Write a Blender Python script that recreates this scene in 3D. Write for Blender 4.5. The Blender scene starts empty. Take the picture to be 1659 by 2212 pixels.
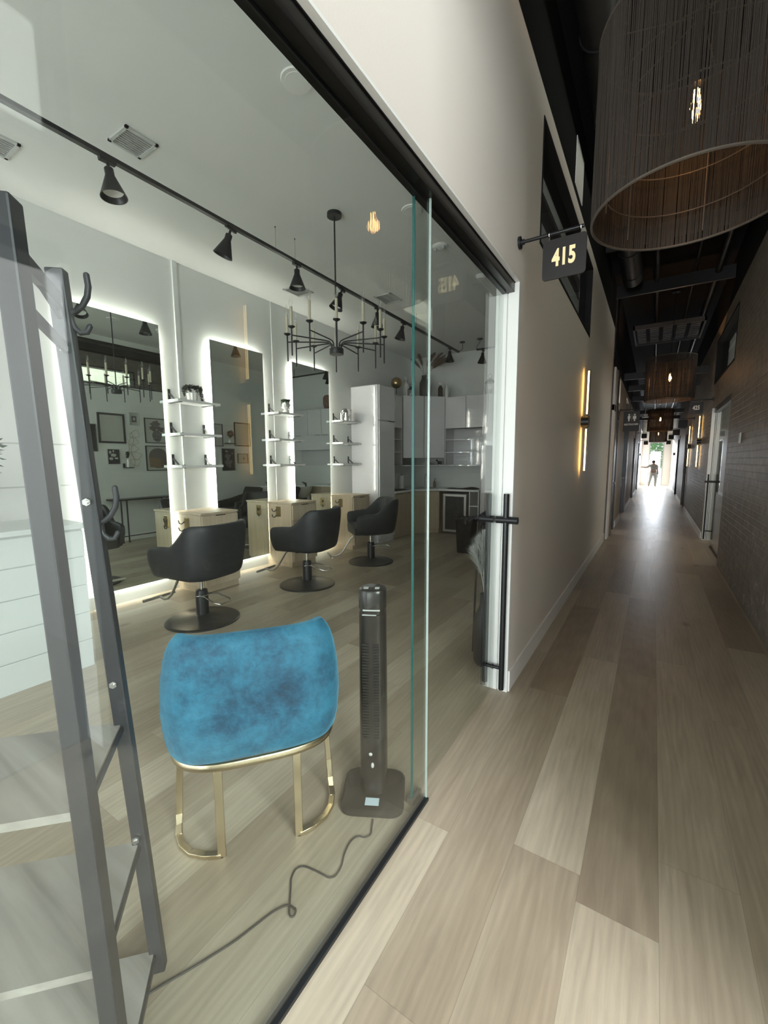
import bpy, bmesh, math, random
from mathutils import Vector, Matrix
random.seed(7)
C = bpy.context.scene.collection
SC = bpy.context.scene
PI = math.pi
R = math.radians

# ------------------------------------------------------------------ materials
def nodes(m):
    m.use_nodes = True
    return m.node_tree.nodes, m.node_tree.links
def mat(name, col, rough=.5, metal=0, emit=None, es=0, bump=0, bscale=40, var=0, vscale=6, coat=0, sheen=0, spec=None):
    m = bpy.data.materials.new(name)
    n, l = nodes(m)
    b = n['Principled BSDF']
    b.inputs['Base Color'].default_value = (*col, 1)
    b.inputs['Roughness'].default_value = rough
    b.inputs['Metallic'].default_value = metal
    if coat: b.inputs['Coat Weight'].default_value = coat
    if sheen: b.inputs['Sheen Weight'].default_value = sheen
    if spec is not None: b.inputs['Specular IOR Level'].default_value = spec
    if emit:
        b.inputs['Emission Color'].default_value = (*emit, 1)
        b.inputs['Emission Strength'].default_value = es
    if var or bump:
        tc = n.new('ShaderNodeTexCoord')
    if var:
        t = n.new('ShaderNodeTexNoise'); t.inputs['Scale'].default_value = vscale; t.inputs['Detail'].default_value = 6
        l.new(tc.outputs['Object'], t.inputs['Vector'])
        r = n.new('ShaderNodeMapRange'); r.inputs[1].default_value = .3; r.inputs[2].default_value = .7
        r.inputs[3].default_value = 1-var; r.inputs[4].default_value = 1+var
        l.new(t.outputs['Fac'], r.inputs[0])
        mx = n.new('ShaderNodeVectorMath'); mx.operation = 'SCALE'
        mx.inputs[0].default_value = col
        l.new(r.outputs[0], mx.inputs['Scale']); l.new(mx.outputs[0], b.inputs['Base Color'])
    if bump:
        t = n.new('ShaderNodeTexNoise'); t.inputs['Scale'].default_value = bscale; t.inputs['Detail'].default_value = 4
        l.new(tc.outputs['Object'], t.inputs['Vector'])
        bp = n.new('ShaderNodeBump'); bp.inputs['Strength'].default_value = bump; bp.inputs['Distance'].default_value = .01
        l.new(t.outputs['Fac'], bp.inputs['Height']); l.new(bp.outputs[0], b.inputs['Normal'])
    return m
def glass_mat(name, tint=(.95, .975, .962), f0=.058, rough=0):
    m = bpy.data.materials.new(name); n, l = nodes(m); n.clear()
    o = n.new('ShaderNodeOutputMaterial')
    tr = n.new('ShaderNodeBsdfTransparent'); tr.inputs[0].default_value = (*tint, 1)
    gl = n.new('ShaderNodeBsdfGlossy'); gl.inputs['Roughness'].default_value = rough
    lw = n.new('ShaderNodeLayerWeight'); lw.inputs['Blend'].default_value = .5
    p = n.new('ShaderNodeMath'); p.operation = 'POWER'; p.inputs[1].default_value = 5
    l.new(lw.outputs['Facing'], p.inputs[0])
    ma = n.new('ShaderNodeMath'); ma.operation = 'MULTIPLY_ADD'; ma.inputs[1].default_value = 1-f0; ma.inputs[2].default_value = f0
    l.new(p.outputs[0], ma.inputs[0])
    mx = n.new('ShaderNodeMixShader')
    l.new(ma.outputs[0], mx.inputs[0]); l.new(tr.outputs[0], mx.inputs[1]); l.new(gl.outputs[0], mx.inputs[2])
    l.new(mx.outputs[0], o.inputs[0])
    return m
def wood_floor():
    m = bpy.data.materials.new('oak_planks'); n, l = nodes(m); b = n['Principled BSDF']
    def N(t, **k):
        x = n.new(t)
        for a, v in k.items(): setattr(x, a, v)
        return x
    def math_(op, a, bb=None, c=None):
        x = N('ShaderNodeMath', operation=op)
        for i, v in enumerate((a, bb, c)):
            if v is None: continue
            if isinstance(v, (int, float)): x.inputs[i].default_value = v
            else: l.new(v, x.inputs[i])
        return x.outputs[0]
    tc = N('ShaderNodeTexCoord'); sp = N('ShaderNodeSeparateXYZ'); l.new(tc.outputs['Object'], sp.inputs[0])
    W, L = .232, 1.85
    xs = math_('DIVIDE', math_('ADD', sp.outputs[0], .133), W)
    i = math_('FLOOR', xs); fx = math_('FRACT', xs)
    wn = N('ShaderNodeTexWhiteNoise', noise_dimensions='1D'); l.new(i, wn.inputs['W'])
    ys = math_('ADD', math_('DIVIDE', sp.outputs[1], L), math_('MULTIPLY', wn.outputs['Value'], 7.3))
    j = math_('FLOOR', ys); fy = math_('FRACT', ys)
    cb = N('ShaderNodeCombineXYZ'); l.new(i, cb.inputs[0]); l.new(j, cb.inputs[1])
    w2 = N('ShaderNodeTexWhiteNoise', noise_dimensions='2D'); l.new(cb.outputs[0], w2.inputs['Vector'])
    # grain coordinates: stretched along y, shifted per plank
    off = N('ShaderNodeVectorMath', operation='MULTIPLY_ADD')
    l.new(w2.outputs['Color'], off.inputs[0]); off.inputs[1].default_value = (9, 9, 9); l.new(tc.outputs['Object'], off.inputs[2])
    mp = N('ShaderNodeMapping'); mp.inputs['Scale'].default_value = (22, 1.6, 1); l.new(off.outputs[0], mp.inputs[0])
    g = N('ShaderNodeTexNoise'); g.inputs['Scale'].default_value = 1.6; g.inputs['Detail'].default_value = 8; g.inputs['Roughness'].default_value = .62; g.inputs['Distortion'].default_value = .6
    l.new(mp.outputs[0], g.inputs['Vector'])
    mp3 = N('ShaderNodeMapping'); mp3.inputs['Scale'].default_value = (5.5, .75, 1); l.new(off.outputs[0], mp3.inputs[0])
    cg = N('ShaderNodeTexWave', wave_type='RINGS', rings_direction='SPHERICAL'); cg.inputs['Scale'].default_value = 2.2; cg.inputs['Distortion'].default_value = 7; cg.inputs['Detail'].default_value = 3; cg.inputs['Detail Scale'].default_value = 1.1
    l.new(mp3.outputs[0], cg.inputs['Vector'])
    big = N('ShaderNodeTexNoise'); big.inputs['Scale'].default_value = 2.2; big.inputs['Detail'].default_value = 3
    mp2 = N('ShaderNodeMapping'); mp2.inputs['Scale'].default_value = (3, .6, 1); l.new(off.outputs[0], mp2.inputs[0]); l.new(mp2.outputs[0], big.inputs['Vector'])
    cr = N('ShaderNodeValToRGB'); e = cr.color_ramp.elements
    e[0].position = 0; e[0].color = (.215, .168, .117, 1); e[1].position = 1; e[1].color = (.56, .495, .385, 1)
    e.new(.35).color = (.315, .256, .183, 1); e.new(.7).color = (.43, .368, .275, 1)
    tone = math_('ADD', math_('MULTIPLY', w2.outputs['Value'], .55), math_('MULTIPLY', big.outputs['Fac'], .45))
    l.new(tone, cr.inputs[0])
    gr = N('ShaderNodeMapRange'); gr.inputs[1].default_value = .3; gr.inputs[2].default_value = .7; gr.inputs[3].default_value = .84; gr.inputs[4].default_value = 1.1; l.new(g.outputs['Fac'], gr.inputs[0])
    cgr = N('ShaderNodeMapRange'); cgr.inputs[3].default_value = .95; cgr.inputs[4].default_value = 1.03; l.new(cg.outputs['Fac'], cgr.inputs[0])
    # knots
    vo = N('ShaderNodeTexVoronoi'); vo.inputs['Scale'].default_value = 1.0; vo.inputs['Randomness'].default_value = 1
    mpk = N('ShaderNodeMapping'); mpk.inputs['Scale'].default_value = (2.3, 1.3, 1); l.new(tc.outputs['Object'], mpk.inputs[0]); l.new(mpk.outputs[0], vo.inputs['Vector'])
    kn = N('ShaderNodeMapRange'); kn.inputs[1].default_value = .0; kn.inputs[2].default_value = .11; kn.inputs[3].default_value = .42; kn.inputs[4].default_value = 1; l.new(vo.outputs['Distance'], kn.inputs[0])
    # seams
    sx = math_('MULTIPLY', math_('MINIMUM', fx, math_('SUBTRACT', 1, fx)), W)
    sy = math_('MULTIPLY', math_('MINIMUM', fy, math_('SUBTRACT', 1, fy)), L)
    sm = N('ShaderNodeMapRange'); sm.inputs[2].default_value = .0018; sm.inputs[3].default_value = .72; sm.inputs[4].default_value = 1; l.new(math_('MINIMUM', sx, sy), sm.inputs[0])
    tot = math_('MULTIPLY', math_('MULTIPLY', gr.outputs[0], cgr.outputs[0]), math_('MULTIPLY', kn.outputs[0], sm.outputs[0]))
    v = N('ShaderNodeVectorMath', operation='SCALE'); l.new(cr.outputs[0], v.inputs[0]); l.new(tot, v.inputs['Scale'])
    l.new(v.outputs[0], b.inputs['Base Color'])
    rr = N('ShaderNodeMapRange'); rr.inputs[3].default_value = .30; rr.inputs[4].default_value = .44; l.new(g.outputs['Fac'], rr.inputs[0]); l.new(rr.outputs[0], b.inputs['Roughness'])
    bp = N('ShaderNodeBump'); bp.inputs['Strength'].default_value = .12; bp.inputs['Distance'].default_value = .004; l.new(tot, bp.inputs['Height']); l.new(bp.outputs[0], b.inputs['Normal'])
    return m
def dark_plaster():
    m = bpy.data.materials.new('dark_limewashed_brick'); n, l = nodes(m); b = n['Principled BSDF']
    tc = n.new('ShaderNodeTexCoord')
    mp = n.new('ShaderNodeMapping'); mp.inputs['Rotation'].default_value = (0, PI/2, PI/2); l.new(tc.outputs['Object'], mp.inputs[0])
    br = n.new('ShaderNodeTexBrick'); br.inputs['Scale'].default_value = 1; br.inputs['Brick Width'].default_value = .22; br.inputs['Row Height'].default_value = .07; br.inputs['Mortar Size'].default_value = .006; br.inputs['Mortar Smooth'].default_value = .6
    sx = n.new('ShaderNodeSeparateXYZ'); l.new(tc.outputs['Object'], sx.inputs[0])
    cx = n.new('ShaderNodeCombineXYZ'); l.new(sx.outputs[1], cx.inputs[0]); l.new(sx.outputs[2], cx.inputs[1]); l.new(cx.outputs[0], br.inputs['Vector'])
    t = n.new('ShaderNodeTexNoise'); t.inputs['Scale'].default_value = 9; t.inputs['Detail'].default_value = 9; t.inputs['Roughness'].default_value = .65; l.new(tc.outputs['Object'], t.inputs['Vector'])
    t2 = n.new('ShaderNodeTexNoise'); t2.inputs['Scale'].default_value = 3.2; t2.inputs['Detail'].default_value = 3; t2.inputs['Distortion'].default_value = 1.5
    mp2 = n.new('ShaderNodeMapping'); mp2.inputs['Scale'].default_value = (1, 1.2, .8); l.new(tc.outputs['Object'], mp2.inputs[0]); l.new(mp2.outputs[0], t2.inputs['Vector'])
    # thin light scrapes where noise crosses .5
    ab = n.new('ShaderNodeMath'); ab.operation = 'SUBTRACT'; l.new(t2.outputs['Fac'], ab.inputs[0]); ab.inputs[1].default_value = .5
    a2 = n.new('ShaderNodeMath'); a2.operation = 'ABSOLUTE'; l.new(ab.outputs[0], a2.inputs[0])
    v = n.new('ShaderNodeMapRange'); v.inputs[1].default_value = 0; v.inputs[2].default_value = .02; v.inputs[3].default_value = 1; v.inputs[4].default_value = 0; l.new(a2.outputs[0], v.inputs[0])
    th = n.new('ShaderNodeMapRange'); th.inputs[1].default_value = .44; th.inputs[2].default_value = .56; l.new(t.outputs['Fac'], th.inputs[0])
    mu = n.new('ShaderNodeMath'); mu.operation = 'MULTIPLY'; l.new(v.outputs[0], mu.inputs[0]); l.new(th.outputs[0], mu.inputs[1])
    lo = n.new('ShaderNodeMapRange'); lo.inputs[1].default_value = .3; lo.inputs[2].default_value = 1.5; lo.inputs[3].default_value = .8; lo.inputs[4].default_value = .15; l.new(sx.outputs[2], lo.inputs[0])
    m3 = n.new('ShaderNodeMath'); m3.operation = 'MULTIPLY'; l.new(mu.outputs[0], m3.inputs[0]); l.new(lo.outputs[0], m3.inputs[1])
    cr = n.new('ShaderNodeValToRGB'); cr.color_ramp.elements[0].position = .3; cr.color_ramp.elements[0].color = (.19, .175, .15, 1); cr.color_ramp.elements[1].position = .75; cr.color_ramp.elements[1].color = (.34, .315, .275, 1); l.new(t.outputs['Fac'], cr.inputs[0])
    mx = n.new('ShaderNodeMix'); mx.data_type = 'RGBA'; mx.inputs[7].default_value = (.62, .61, .57, 1); l.new(m3.outputs[0], mx.inputs[0]); l.new(cr.outputs[0], mx.inputs[6]); l.new(mx.outputs[2], b.inputs['Base Color'])
    b.inputs['Roughness'].default_value = .5
    ad = n.new('ShaderNodeMath'); ad.operation = 'MULTIPLY_ADD'; l.new(br.outputs['Fac'], ad.inputs[0]); ad.inputs[1].default_value = -.7; l.new(t.outputs['Fac'], ad.inputs[2])
    bp = n.new('ShaderNodeBump'); bp.inputs['Strength'].default_value = .55; bp.inputs['Distance'].default_value = .012; l.new(ad.outputs[0], bp.inputs['Height']); l.new(bp.outputs[0], b.inputs['Normal'])
    return m
def grain_wood(name, c1, c2, axis=2, rough=.45, sc=1):
    m = bpy.data.materials.new(name); n, l = nodes(m); b = n['Principled BSDF']
    tc = n.new('ShaderNodeTexCoord'); mp = n.new('ShaderNodeMapping')
    s = [26*sc, 26*sc, 26*sc]; s[axis] = 1.5*sc; mp.inputs['Scale'].default_value = s
    l.new(tc.outputs['Object'], mp.inputs[0])
    t = n.new('ShaderNodeTexNoise'); t.inputs['Scale'].default_value = 1; t.inputs['Detail'].default_value = 7; t.inputs['Distortion'].default_value = .5; l.new(mp.outputs[0], t.inputs['Vector'])
    cr = n.new('ShaderNodeValToRGB'); cr.color_ramp.elements[0].position = .3; cr.color_ramp.elements[0].color = (*c1, 1); cr.color_ramp.elements[1].position = .7; cr.color_ramp.elements[1].color = (*c2, 1)
    l.new(t.outputs['Fac'], cr.inputs[0]); l.new(cr.outputs[0], b.inputs['Base Color']); b.inputs['Roughness'].default_value = rough
    return m
def velvet():
    m = bpy.data.materials.new('crushed_blue_velvet'); n, l = nodes(m); b = n['Principled BSDF']
    tc = n.new('ShaderNodeTexCoord')
    t = n.new('ShaderNodeTexNoise'); t.inputs['Scale'].default_value = 7; t.inputs['Detail'].default_value = 14; t.inputs['Roughness'].default_value = .74; t.inputs['Distortion'].default_value = .1
    l.new(tc.outputs['Object'], t.inputs['Vector'])
    cr = n.new('ShaderNodeValToRGB'); e = cr.color_ramp.elements
    e[0].position = .36; e[0].color = (.004, .022, .05, 1); e[1].position = .70; e[1].color = (.055, .27, .40, 1); e.new(.46).color = (.010, .08, .15, 1); e.new(.54).color = (.02, .15, .25, 1)
    tb = n.new('ShaderNodeTexNoise'); tb.inputs['Scale'].default_value = 2.4; tb.inputs['Detail'].default_value = 3; l.new(tc.outputs['Object'], tb.inputs['Vector'])
    mxx = n.new('ShaderNodeMath'); mxx.operation = 'MULTIPLY_ADD'; mxx.inputs[1].default_value = .36; l.new(tb.outputs['Fac'], mxx.inputs[0])
    hf = n.new('ShaderNodeMath'); hf.operation = 'MULTIPLY'; hf.inputs[1].default_value = .66; l.new(t.outputs['Fac'], hf.inputs[0]); l.new(hf.outputs[0], mxx.inputs[2]); l.new(mxx.outputs[0], cr.inputs[0]); l.new(cr.outputs[0], b.inputs['Base Color'])
    b.inputs['Roughness'].default_value = .55; b.inputs['Sheen Weight'].default_value = .6; b.inputs['Sheen Roughness'].default_value = .35; b.inputs['Sheen Tint'].default_value = (.25, .62, .85, 1)
    t2 = n.new('ShaderNodeTexNoise'); t2.inputs['Scale'].default_value = 28; t2.inputs['Detail'].default_value = 6; l.new(tc.outputs['Object'], t2.inputs['Vector'])
    ad = n.new('ShaderNodeMath'); ad.operation = 'MULTIPLY_ADD'; l.new(t2.outputs['Fac'], ad.inputs[0]); ad.inputs[1].default_value = .25; l.new(t.outputs['Fac'], ad.inputs[2])
    bp = n.new('ShaderNodeBump'); bp.inputs['Strength'].default_value = .5; bp.inputs['Distance'].default_value = .02; l.new(ad.outputs[0], bp.inputs['Height']); l.new(bp.outputs[0], b.inputs['Normal'])
    return m

M = {}
M['floor'] = wood_floor()
M['plaster'] = mat('off_white_wall_paint', (.77, .715, .65), .6, bump=.05, bscale=120)
M['salonwall'] = mat('white_wall_paint', (.76, .77, .745), .55, bump=.04, bscale=140)
M['ceil'] = mat('white_ceiling_paint', (.74, .745, .72), .7, bump=.04, bscale=160)
M['black'] = mat('matt_black_paint', (.009, .009, .009), .8, spec=.2)
M['trimw'] = mat('white_trim_paint', (.82, .82, .79), .35)
M['jamb'] = mat('white_gloss_jamb', (.80, .83, .80), .3)
M['brick'] = dark_plaster()
M['track'] = mat('black_anodised_metal', (.018, .017, .016), .3, .6)
M['blkm'] = mat('black_powder_coat', (.016, .017, .019), .38, .3)
M['brown'] = mat('dark_brown_casing', (.06, .038, .026), .4, var=.15, vscale=4)
M['glass'] = glass_mat('clear_glass')
M['glass1'] = glass_mat('window_glass', (.96, .98, .97), .06)
M['edge'] = mat('green_glass_edge', (.018, .125, .115), .2)
M['edgel'] = mat('pale_glass_edge', (.45, .52, .50), .15)
M['mirror'] = mat('mirror_silver', (.82, .89, .85), .0, 1)
M['led'] = mat('cool_white_led', (1, 1, 1), .5, emit=(1, .97, .88), es=58)
M['ledw'] = mat('warm_led', (1, .8, .4), .5, emit=(1, .55, .13), es=14)
M['ledh'] = mat('warm_led_core', (1, .9, .6), .5, emit=(1, .66, .22), es=5)
M['chrome'] = mat('chrome', (.75, .73, .69), .18, 1)
M['steel'] = mat('brushed_steel', (.55, .54, .52), .35, 1)
M['brass'] = mat('satin_brass', (.62, .52, .35), .26, 1)
M['vinyl'] = mat('black_vinyl', (.009, .011, .014), .5, bump=.08, bscale=220)
M['blkp'] = mat('black_plastic', (.020, .019, .018), .3)
M['fanp'] = mat('dark_grey_gloss_plastic', (.026, .023, .020), .22)
M['maple'] = grain_wood('pale_maple', (.50, .40, .28), (.60, .50, .37), 2)
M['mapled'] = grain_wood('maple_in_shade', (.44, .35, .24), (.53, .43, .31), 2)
M['deskw'] = mat('pale_grey_white_paint', (.60, .63, .62), .4)
M['gloss'] = mat('white_gloss_lacquer', (.72, .71, .72), .08, coat=.5)
M['white'] = mat('white_satin', (.82, .82, .80), .3)
M['marble'] = mat('white_stone', (.80, .80, .79), .2, var=.06, vscale=5)
M['velvet'] = velvet()
M['rack'] = mat('gunmetal_grey_steel', (.040, .041, .047), .45, .2)
M['greywood'] = grain_wood('grey_washed_wood', (.17, .155, .14), (.40, .375, .34), 0, .45, .5)
M['leaf'] = mat('dark_green_leaf', (.028, .075, .03), .5, var=.35, vscale=30)
M['leafd'] = mat('dusty_dark_leaf', (.035, .045, .035), .55, var=.3, vscale=30)
M['ceramic'] = mat('white_ceramic', (.82, .81, .77), .3)
M['silver'] = mat('polished_silver', (.72, .70, .68), .14, 1)
M['gold'] = mat('antique_gold', (.42, .31, .16), .28, 1)
M['plume'] = mat('brown_pampas', (.20, .13, .10), .9, var=.3, vscale=30)
M['plumew'] = mat('white_pampas', (.80, .82, .79), .9)
M['candle'] = mat('cream_candle_sleeve', (.55, .50, .38), .4)
M['bulbg'] = glass_mat('bulb_glass', (.97, .97, .95), .09)
M['fil'] = mat('glowing_filament', (1, .6, .2), .5, emit=(1, .52, .16), es=60)
M['string'] = mat('taupe_string', (.030, .023, .017), .8)
M['wire'] = mat('drum_wire', (.10, .085, .07), .5, .4)
M['goldpaint'] = mat('cream_gold_lettering', (.85, .72, .42), .5, emit=(.85, .68, .35), es=.35)
M['signw'] = mat('pale_lettering', (.75, .73, .66), .5)
M['signb'] = mat('black_sign_panel', (.014, .013, .013), .55)
M['paper'] = mat('pale_print_paper', (.50, .50, .46), .5)
M['dark'] = mat('near_black_print', (.016, .018, .020), .3)
M['grey'] = mat('mid_grey_ink', (.16, .15, .15), .6, var=.5, vscale=20)
M['ochre'] = mat('ochre_ink', (.22, .15, .085), .6)
M['taupe'] = mat('taupe_ink', (.14, .12, .11), .6)
M['cord'] = mat('black_rubber_cord', (.03, .028, .025), .5)
M['sticker'] = mat('white_label', (.62, .74, .80), .4)
M['cloth'] = mat('black_towel', (.008, .007, .007), .95, bump=.3, bscale=90)
M['bin'] = mat('black_bin_plastic', (.008, .008, .009), .3, bump=.2, bscale=25)
M['vent'] = mat('grey_vent_metal', (.50, .51, .49), .5)
M['lens'] = mat('white_plastic', (.80, .80, .77), .35)
M['vase'] = mat('charcoal_ceramic', (.05, .048, .045), .45)
M['skin'] = mat('skin', (.45, .30, .22), .5)
M['shirt'] = mat('grey_shirt', (.42, .43, .41), .8)
M['pants'] = mat('pale_trousers', (.75, .77, .76), .8)
M['hair'] = mat('dark_hair', (.05, .04, .03), .7)
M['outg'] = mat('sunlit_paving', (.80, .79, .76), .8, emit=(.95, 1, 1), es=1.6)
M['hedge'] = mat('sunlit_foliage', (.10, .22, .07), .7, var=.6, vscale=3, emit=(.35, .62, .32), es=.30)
M['plate'] = mat('wall_plate', (.72, .76, .72), .4, emit=None)
M['grey_floor'] = mat('grey_suite_floor', (.30, .28, .25), .5)
M['slat'] = mat('dark_grey_slat', (.05, .05, .05), .5)
M['suitew'] = mat('warm_grey_suite_paint', (.36, .35, .33), .6)
M['carcass'] = mat('grey_cabinet_carcass', (.12, .12, .12), .6)  # body colour darkened so the gaps between doors look shaded
M['duct'] = mat('black_duct', (.020, .020, .020), .45, .3)
M['rib'] = mat('purple_crate', (.30, .30, .55), .5)

# ------------------------------------------------------------------ mesh helpers
class B:
    def __init__(s): s.v = []; s.f = []; s.mi = []
    def add(s, vs, fs, mi=0):
        o = len(s.v); s.v += [tuple(v) for v in vs]; s.f += [tuple(i+o for i in f) for f in fs]; s.mi += [mi]*len(fs); return s
    def box(s, x0, x1, y0, y1, z0, z1, mi=0):
        v = [(x, y, z) for x in (x0, x1) for y in (y0, y1) for z in (z0, z1)]
        return s.add(v, [(0, 1, 3, 2), (4, 6, 7, 5), (0, 4, 5, 1), (2, 3, 7, 6), (0, 2, 6, 4), (1, 5, 7, 3)], mi)
    def bar(s, a, b, w, h, up=(0, 0, 1), mi=0):          # rectangular bar from a to b, w across, h along up
        a, b = Vector(a), Vector(b); d = (b-a).normalized(); u = Vector(up); x = d.cross(u)
        if x.length < 1e-5: x = d.cross(Vector((1, 0, 0)))
        x.normalize(); u = x.cross(d).normalized()
        v = [p+x*(sx*w/2)+u*(sz*h/2) for p in (a, b) for sx in (-1, 1) for sz in (-1, 1)]
        return s.add(v, [(0, 1, 3, 2), (4, 6, 7, 5), (0, 4, 5, 1), (2, 3, 7, 6), (0, 2, 6, 4), (1, 5, 7, 3)], mi)
    def rings(s, rs, cap=True, close=False, mi=0):
        n = len(rs[0]); v = [p for r in rs for p in r]; f = []
        m = len(rs)
        for i in range(m if close else m-1):
            a, b = i*n, ((i+1) % m)*n
            for k in range(n): f.append((a+k, a+(k+1) % n, b+(k+1) % n, b+k))
        if cap and not close: f.append(tuple(range(n))[::-1]); f.append(tuple((m-1)*n+k for k in range(n)))
        return s.add(v, f, mi)
    def tube(s, pts, r, seg=8, close=False, rr=None, mi=0):
        pts = [Vector(p) for p in pts]; rs = []; n = len(pts); ref = None
        for i, p in enumerate(pts):
            if close: t = pts[(i+1) % n]-pts[i-1]
            else: t = pts[min(i+1, n-1)]-pts[max(i-1, 0)]
            t.normalize()
            if ref is None:
                ref = Vector((0, 0, 1)) if abs(t.z) < .9 else Vector((1, 0, 0))
            x = ref-t*ref.dot(t)
            if x.length < 1e-4: x = t.orthogonal()
            x.normalize(); ref = x; y = t.cross(x); q = rr[i] if rr else r
            rs.append([p+x*math.cos(2*PI*k/seg)*q+y*math.sin(2*PI*k/seg)*q for k in range(seg)])
        return s.rings(rs, True, close, mi)
    def cyl(s, a, b, r, r2=None, seg=20, mi=0):
        return s.tube([a, b], r, seg, rr=[r, r if r2 is None else r2], mi=mi)
    def lathe(s, prof, c=(0, 0, 0), seg=28, axis=None, mi=0):   # prof: (r,z)
        rs = [[(c[0]+r*math.cos(2*PI*k/seg), c[1]+r*math.sin(2*PI*k/seg), c[2]+z) for k in range(seg)] for r, z in prof]
        return s.rings(rs, True, False, mi)
    def quad(s, *p, mi=0): return s.add(p, [tuple(range(len(p)))], mi)
    def prism(s, poly, ax, a, b, mi=0):                    # poly in the other two axes (cyclic order kept x<y<z)
        def P(u, w, t):
            return {0: (t, u, w), 1: (u, t, w), 2: (u, w, t)}[ax]
        n = len(poly); v = [P(u, w, a) for u, w in poly]+[P(u, w, b) for u, w in poly]
        return s.add(v, [tuple(range(n))[::-1], tuple(range(n, 2*n))]+[(k, (k+1) % n, n+(k+1) % n, n+k) for k in range(n)], mi)
    def sphere(s, c, r, seg=16, rg=10, sc=(1, 1, 1), mi=0):
        rs = [[(c[0]+sc[0]*r*math.sin(PI*j/rg)*math.cos(2*PI*k/seg), c[1]+sc[1]*r*math.sin(PI*j/rg)*math.sin(2*PI*k/seg), c[2]+sc[2]*r*math.cos(PI*j/rg)) for k in range(seg)] for j in range(1, rg)]
        o = len(s.v); s.rings(rs, False, False, mi)
        s.add([(c[0], c[1], c[2]+sc[2]*r), (c[0], c[1], c[2]-sc[2]*r)], [], mi)
        for k in range(seg):
            s.f.append((len(s.v)-2, o+k, o+(k+1) % seg)); s.f.append((len(s.v)-1, o+(rg-2)*seg+(k+1) % seg, o+(rg-2)*seg+k)); s.mi += [mi, mi]
        return s
def rrect(cx, cy, w, h, r, n=5):
    o = []
    for qx, qy, a0 in ((1, 1, 0), (-1, 1, 90), (-1, -1, 180), (1, -1, 270)):
        for k in range(n+1):
            a = R(a0+90*k/n); o.append((cx+qx*(w/2-r)+r*math.cos(a), cy+qy*(h/2-r)+r*math.sin(a)))
    return o
def finish(b, name, m, bev=0, smooth=True, sub=0, solid=0):
    me = bpy.data.meshes.new(name); me.from_pydata(b.v, [], b.f)
    ms = m if isinstance(m, (list, tuple)) else [m]
    for x in ms: me.materials.append(M[x])
    for p, i in zip(me.polygons, b.mi): p.material_index = min(i, len(ms)-1)
    bm = bmesh.new(); bm.from_mesh(me); bmesh.ops.recalc_face_normals(bm, faces=bm.faces); bm.to_mesh(me); bm.free()
    if smooth:
        for p in me.polygons: p.use_smooth = True
        me.set_sharp_from_angle(angle=R(38))
    me.update()
    o = bpy.data.objects.new(name, me); C.objects.link(o)
    if solid:
        d = o.modifiers.new('solid', 'SOLIDIFY'); d.thickness = solid; d.offset = 0
    if bev:
        d = o.modifiers.new('bevel', 'BEVEL'); d.width = bev; d.segments = 2; d.limit_method = 'ANGLE'; d.angle_limit = R(40)
    if sub:
        d = o.modifiers.new('sub', 'SUBSURF'); d.levels = sub; d.render_levels = sub
    return o
def tag(o, label, cat, group=None, kind=None):
    if label: o['label'] = label
    if cat: o['category'] = cat
    if group: o['group'] = group
    if kind: o['kind'] = kind
    return o
def struct(name, b, m, **k):
    o = finish(b, name, m, smooth=k.pop('smooth', False), **k); o['kind'] = 'structure'; return o
def T(name, label, cat, loc=(0, 0, 0), rz=0, group=None):
    o = bpy.data.objects.new(name, None); o.empty_display_size = .05; C.objects.link(o)
    o.location = loc; o.rotation_euler = (0, 0, rz); return tag(o, label, cat, group)
def part(t, name, b, m, world=False, label=None, **k):
    if world:
        q = t
        L = Vector((0, 0, 0))
        while q is not None: L += q.location; q = q.parent
        b.v = [tuple(Vector(v)-L) for v in b.v]
    o = finish(b, name, m, **k); o.parent = t
    if label: o['label'] = label
    return o
def solo(name, label, cat, b, m, group=None, kind=None, **k):
    xs = [v[0] for v in b.v]; ys = [v[1] for v in b.v]; zs = [v[2] for v in b.v]
    L = Vector(((min(xs)+max(xs))/2, (min(ys)+max(ys))/2, min(zs)))
    b.v = [tuple(Vector(v)-L) for v in b.v]
    o = finish(b, name, m, **k); o.location = L
    return tag(o, label, cat, group, kind)
def copy_tree(o, parent=None):
    c = o.copy(); C.objects.link(c)
    if parent is not None: c.parent = parent
    for ch in list(o.children): copy_tree(ch, c)
    return c
def dup(o, loc, rz=None, label=None, group=None):
    c = copy_tree(o); c.location = loc
    if rz is not None: c.rotation_euler = (0, 0, rz)
    if label: c['label'] = label
    if group: c['group'] = group
    return c
def wall_holes(b, ax, a0, a1, u0, u1, z0, z1, holes):
    """wall of thickness a0..a1 on axis ax, running u0..u1, holes = [(u0,u1,z0,z1)]"""
    us = sorted({u0, u1, *[h[0] for h in holes], *[h[1] for h in holes]}); zs = sorted({z0, z1, *[h[2] for h in holes], *[h[3] for h in holes]})
    us = [u for u in us if u0 <= u <= u1]; zs = [z for z in zs if z0 <= z <= z1]
    for i in range(len(us)-1):
        zz = [];
        for j in range(len(zs)-1):
            um, zm = (us[i]+us[i+1])/2, (zs[j]+zs[j+1])/2
            solid = not any(h[0] < um < h[1] and h[2] < zm < h[3] for h in holes)
            if solid:
                if zz and zz[-1][1] == zs[j]: zz[-1][1] = zs[j+1]
                else: zz.append([zs[j], zs[j+1]])
        for za, zb in zz:
            if ax == 0: b.box(a0, a1, us[i], us[i+1], za, zb)
            else: b.box(us[i], us[i+1], a0, a1, za, zb)
    return b
def arc(cx, cy, r, a0, a1, n=8): return [(cx+r*math.cos(R(a0+(a1-a0)*k/n)), cy+r*math.sin(R(a0+(a1-a0)*k/n))) for k in range(n+1)]
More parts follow.
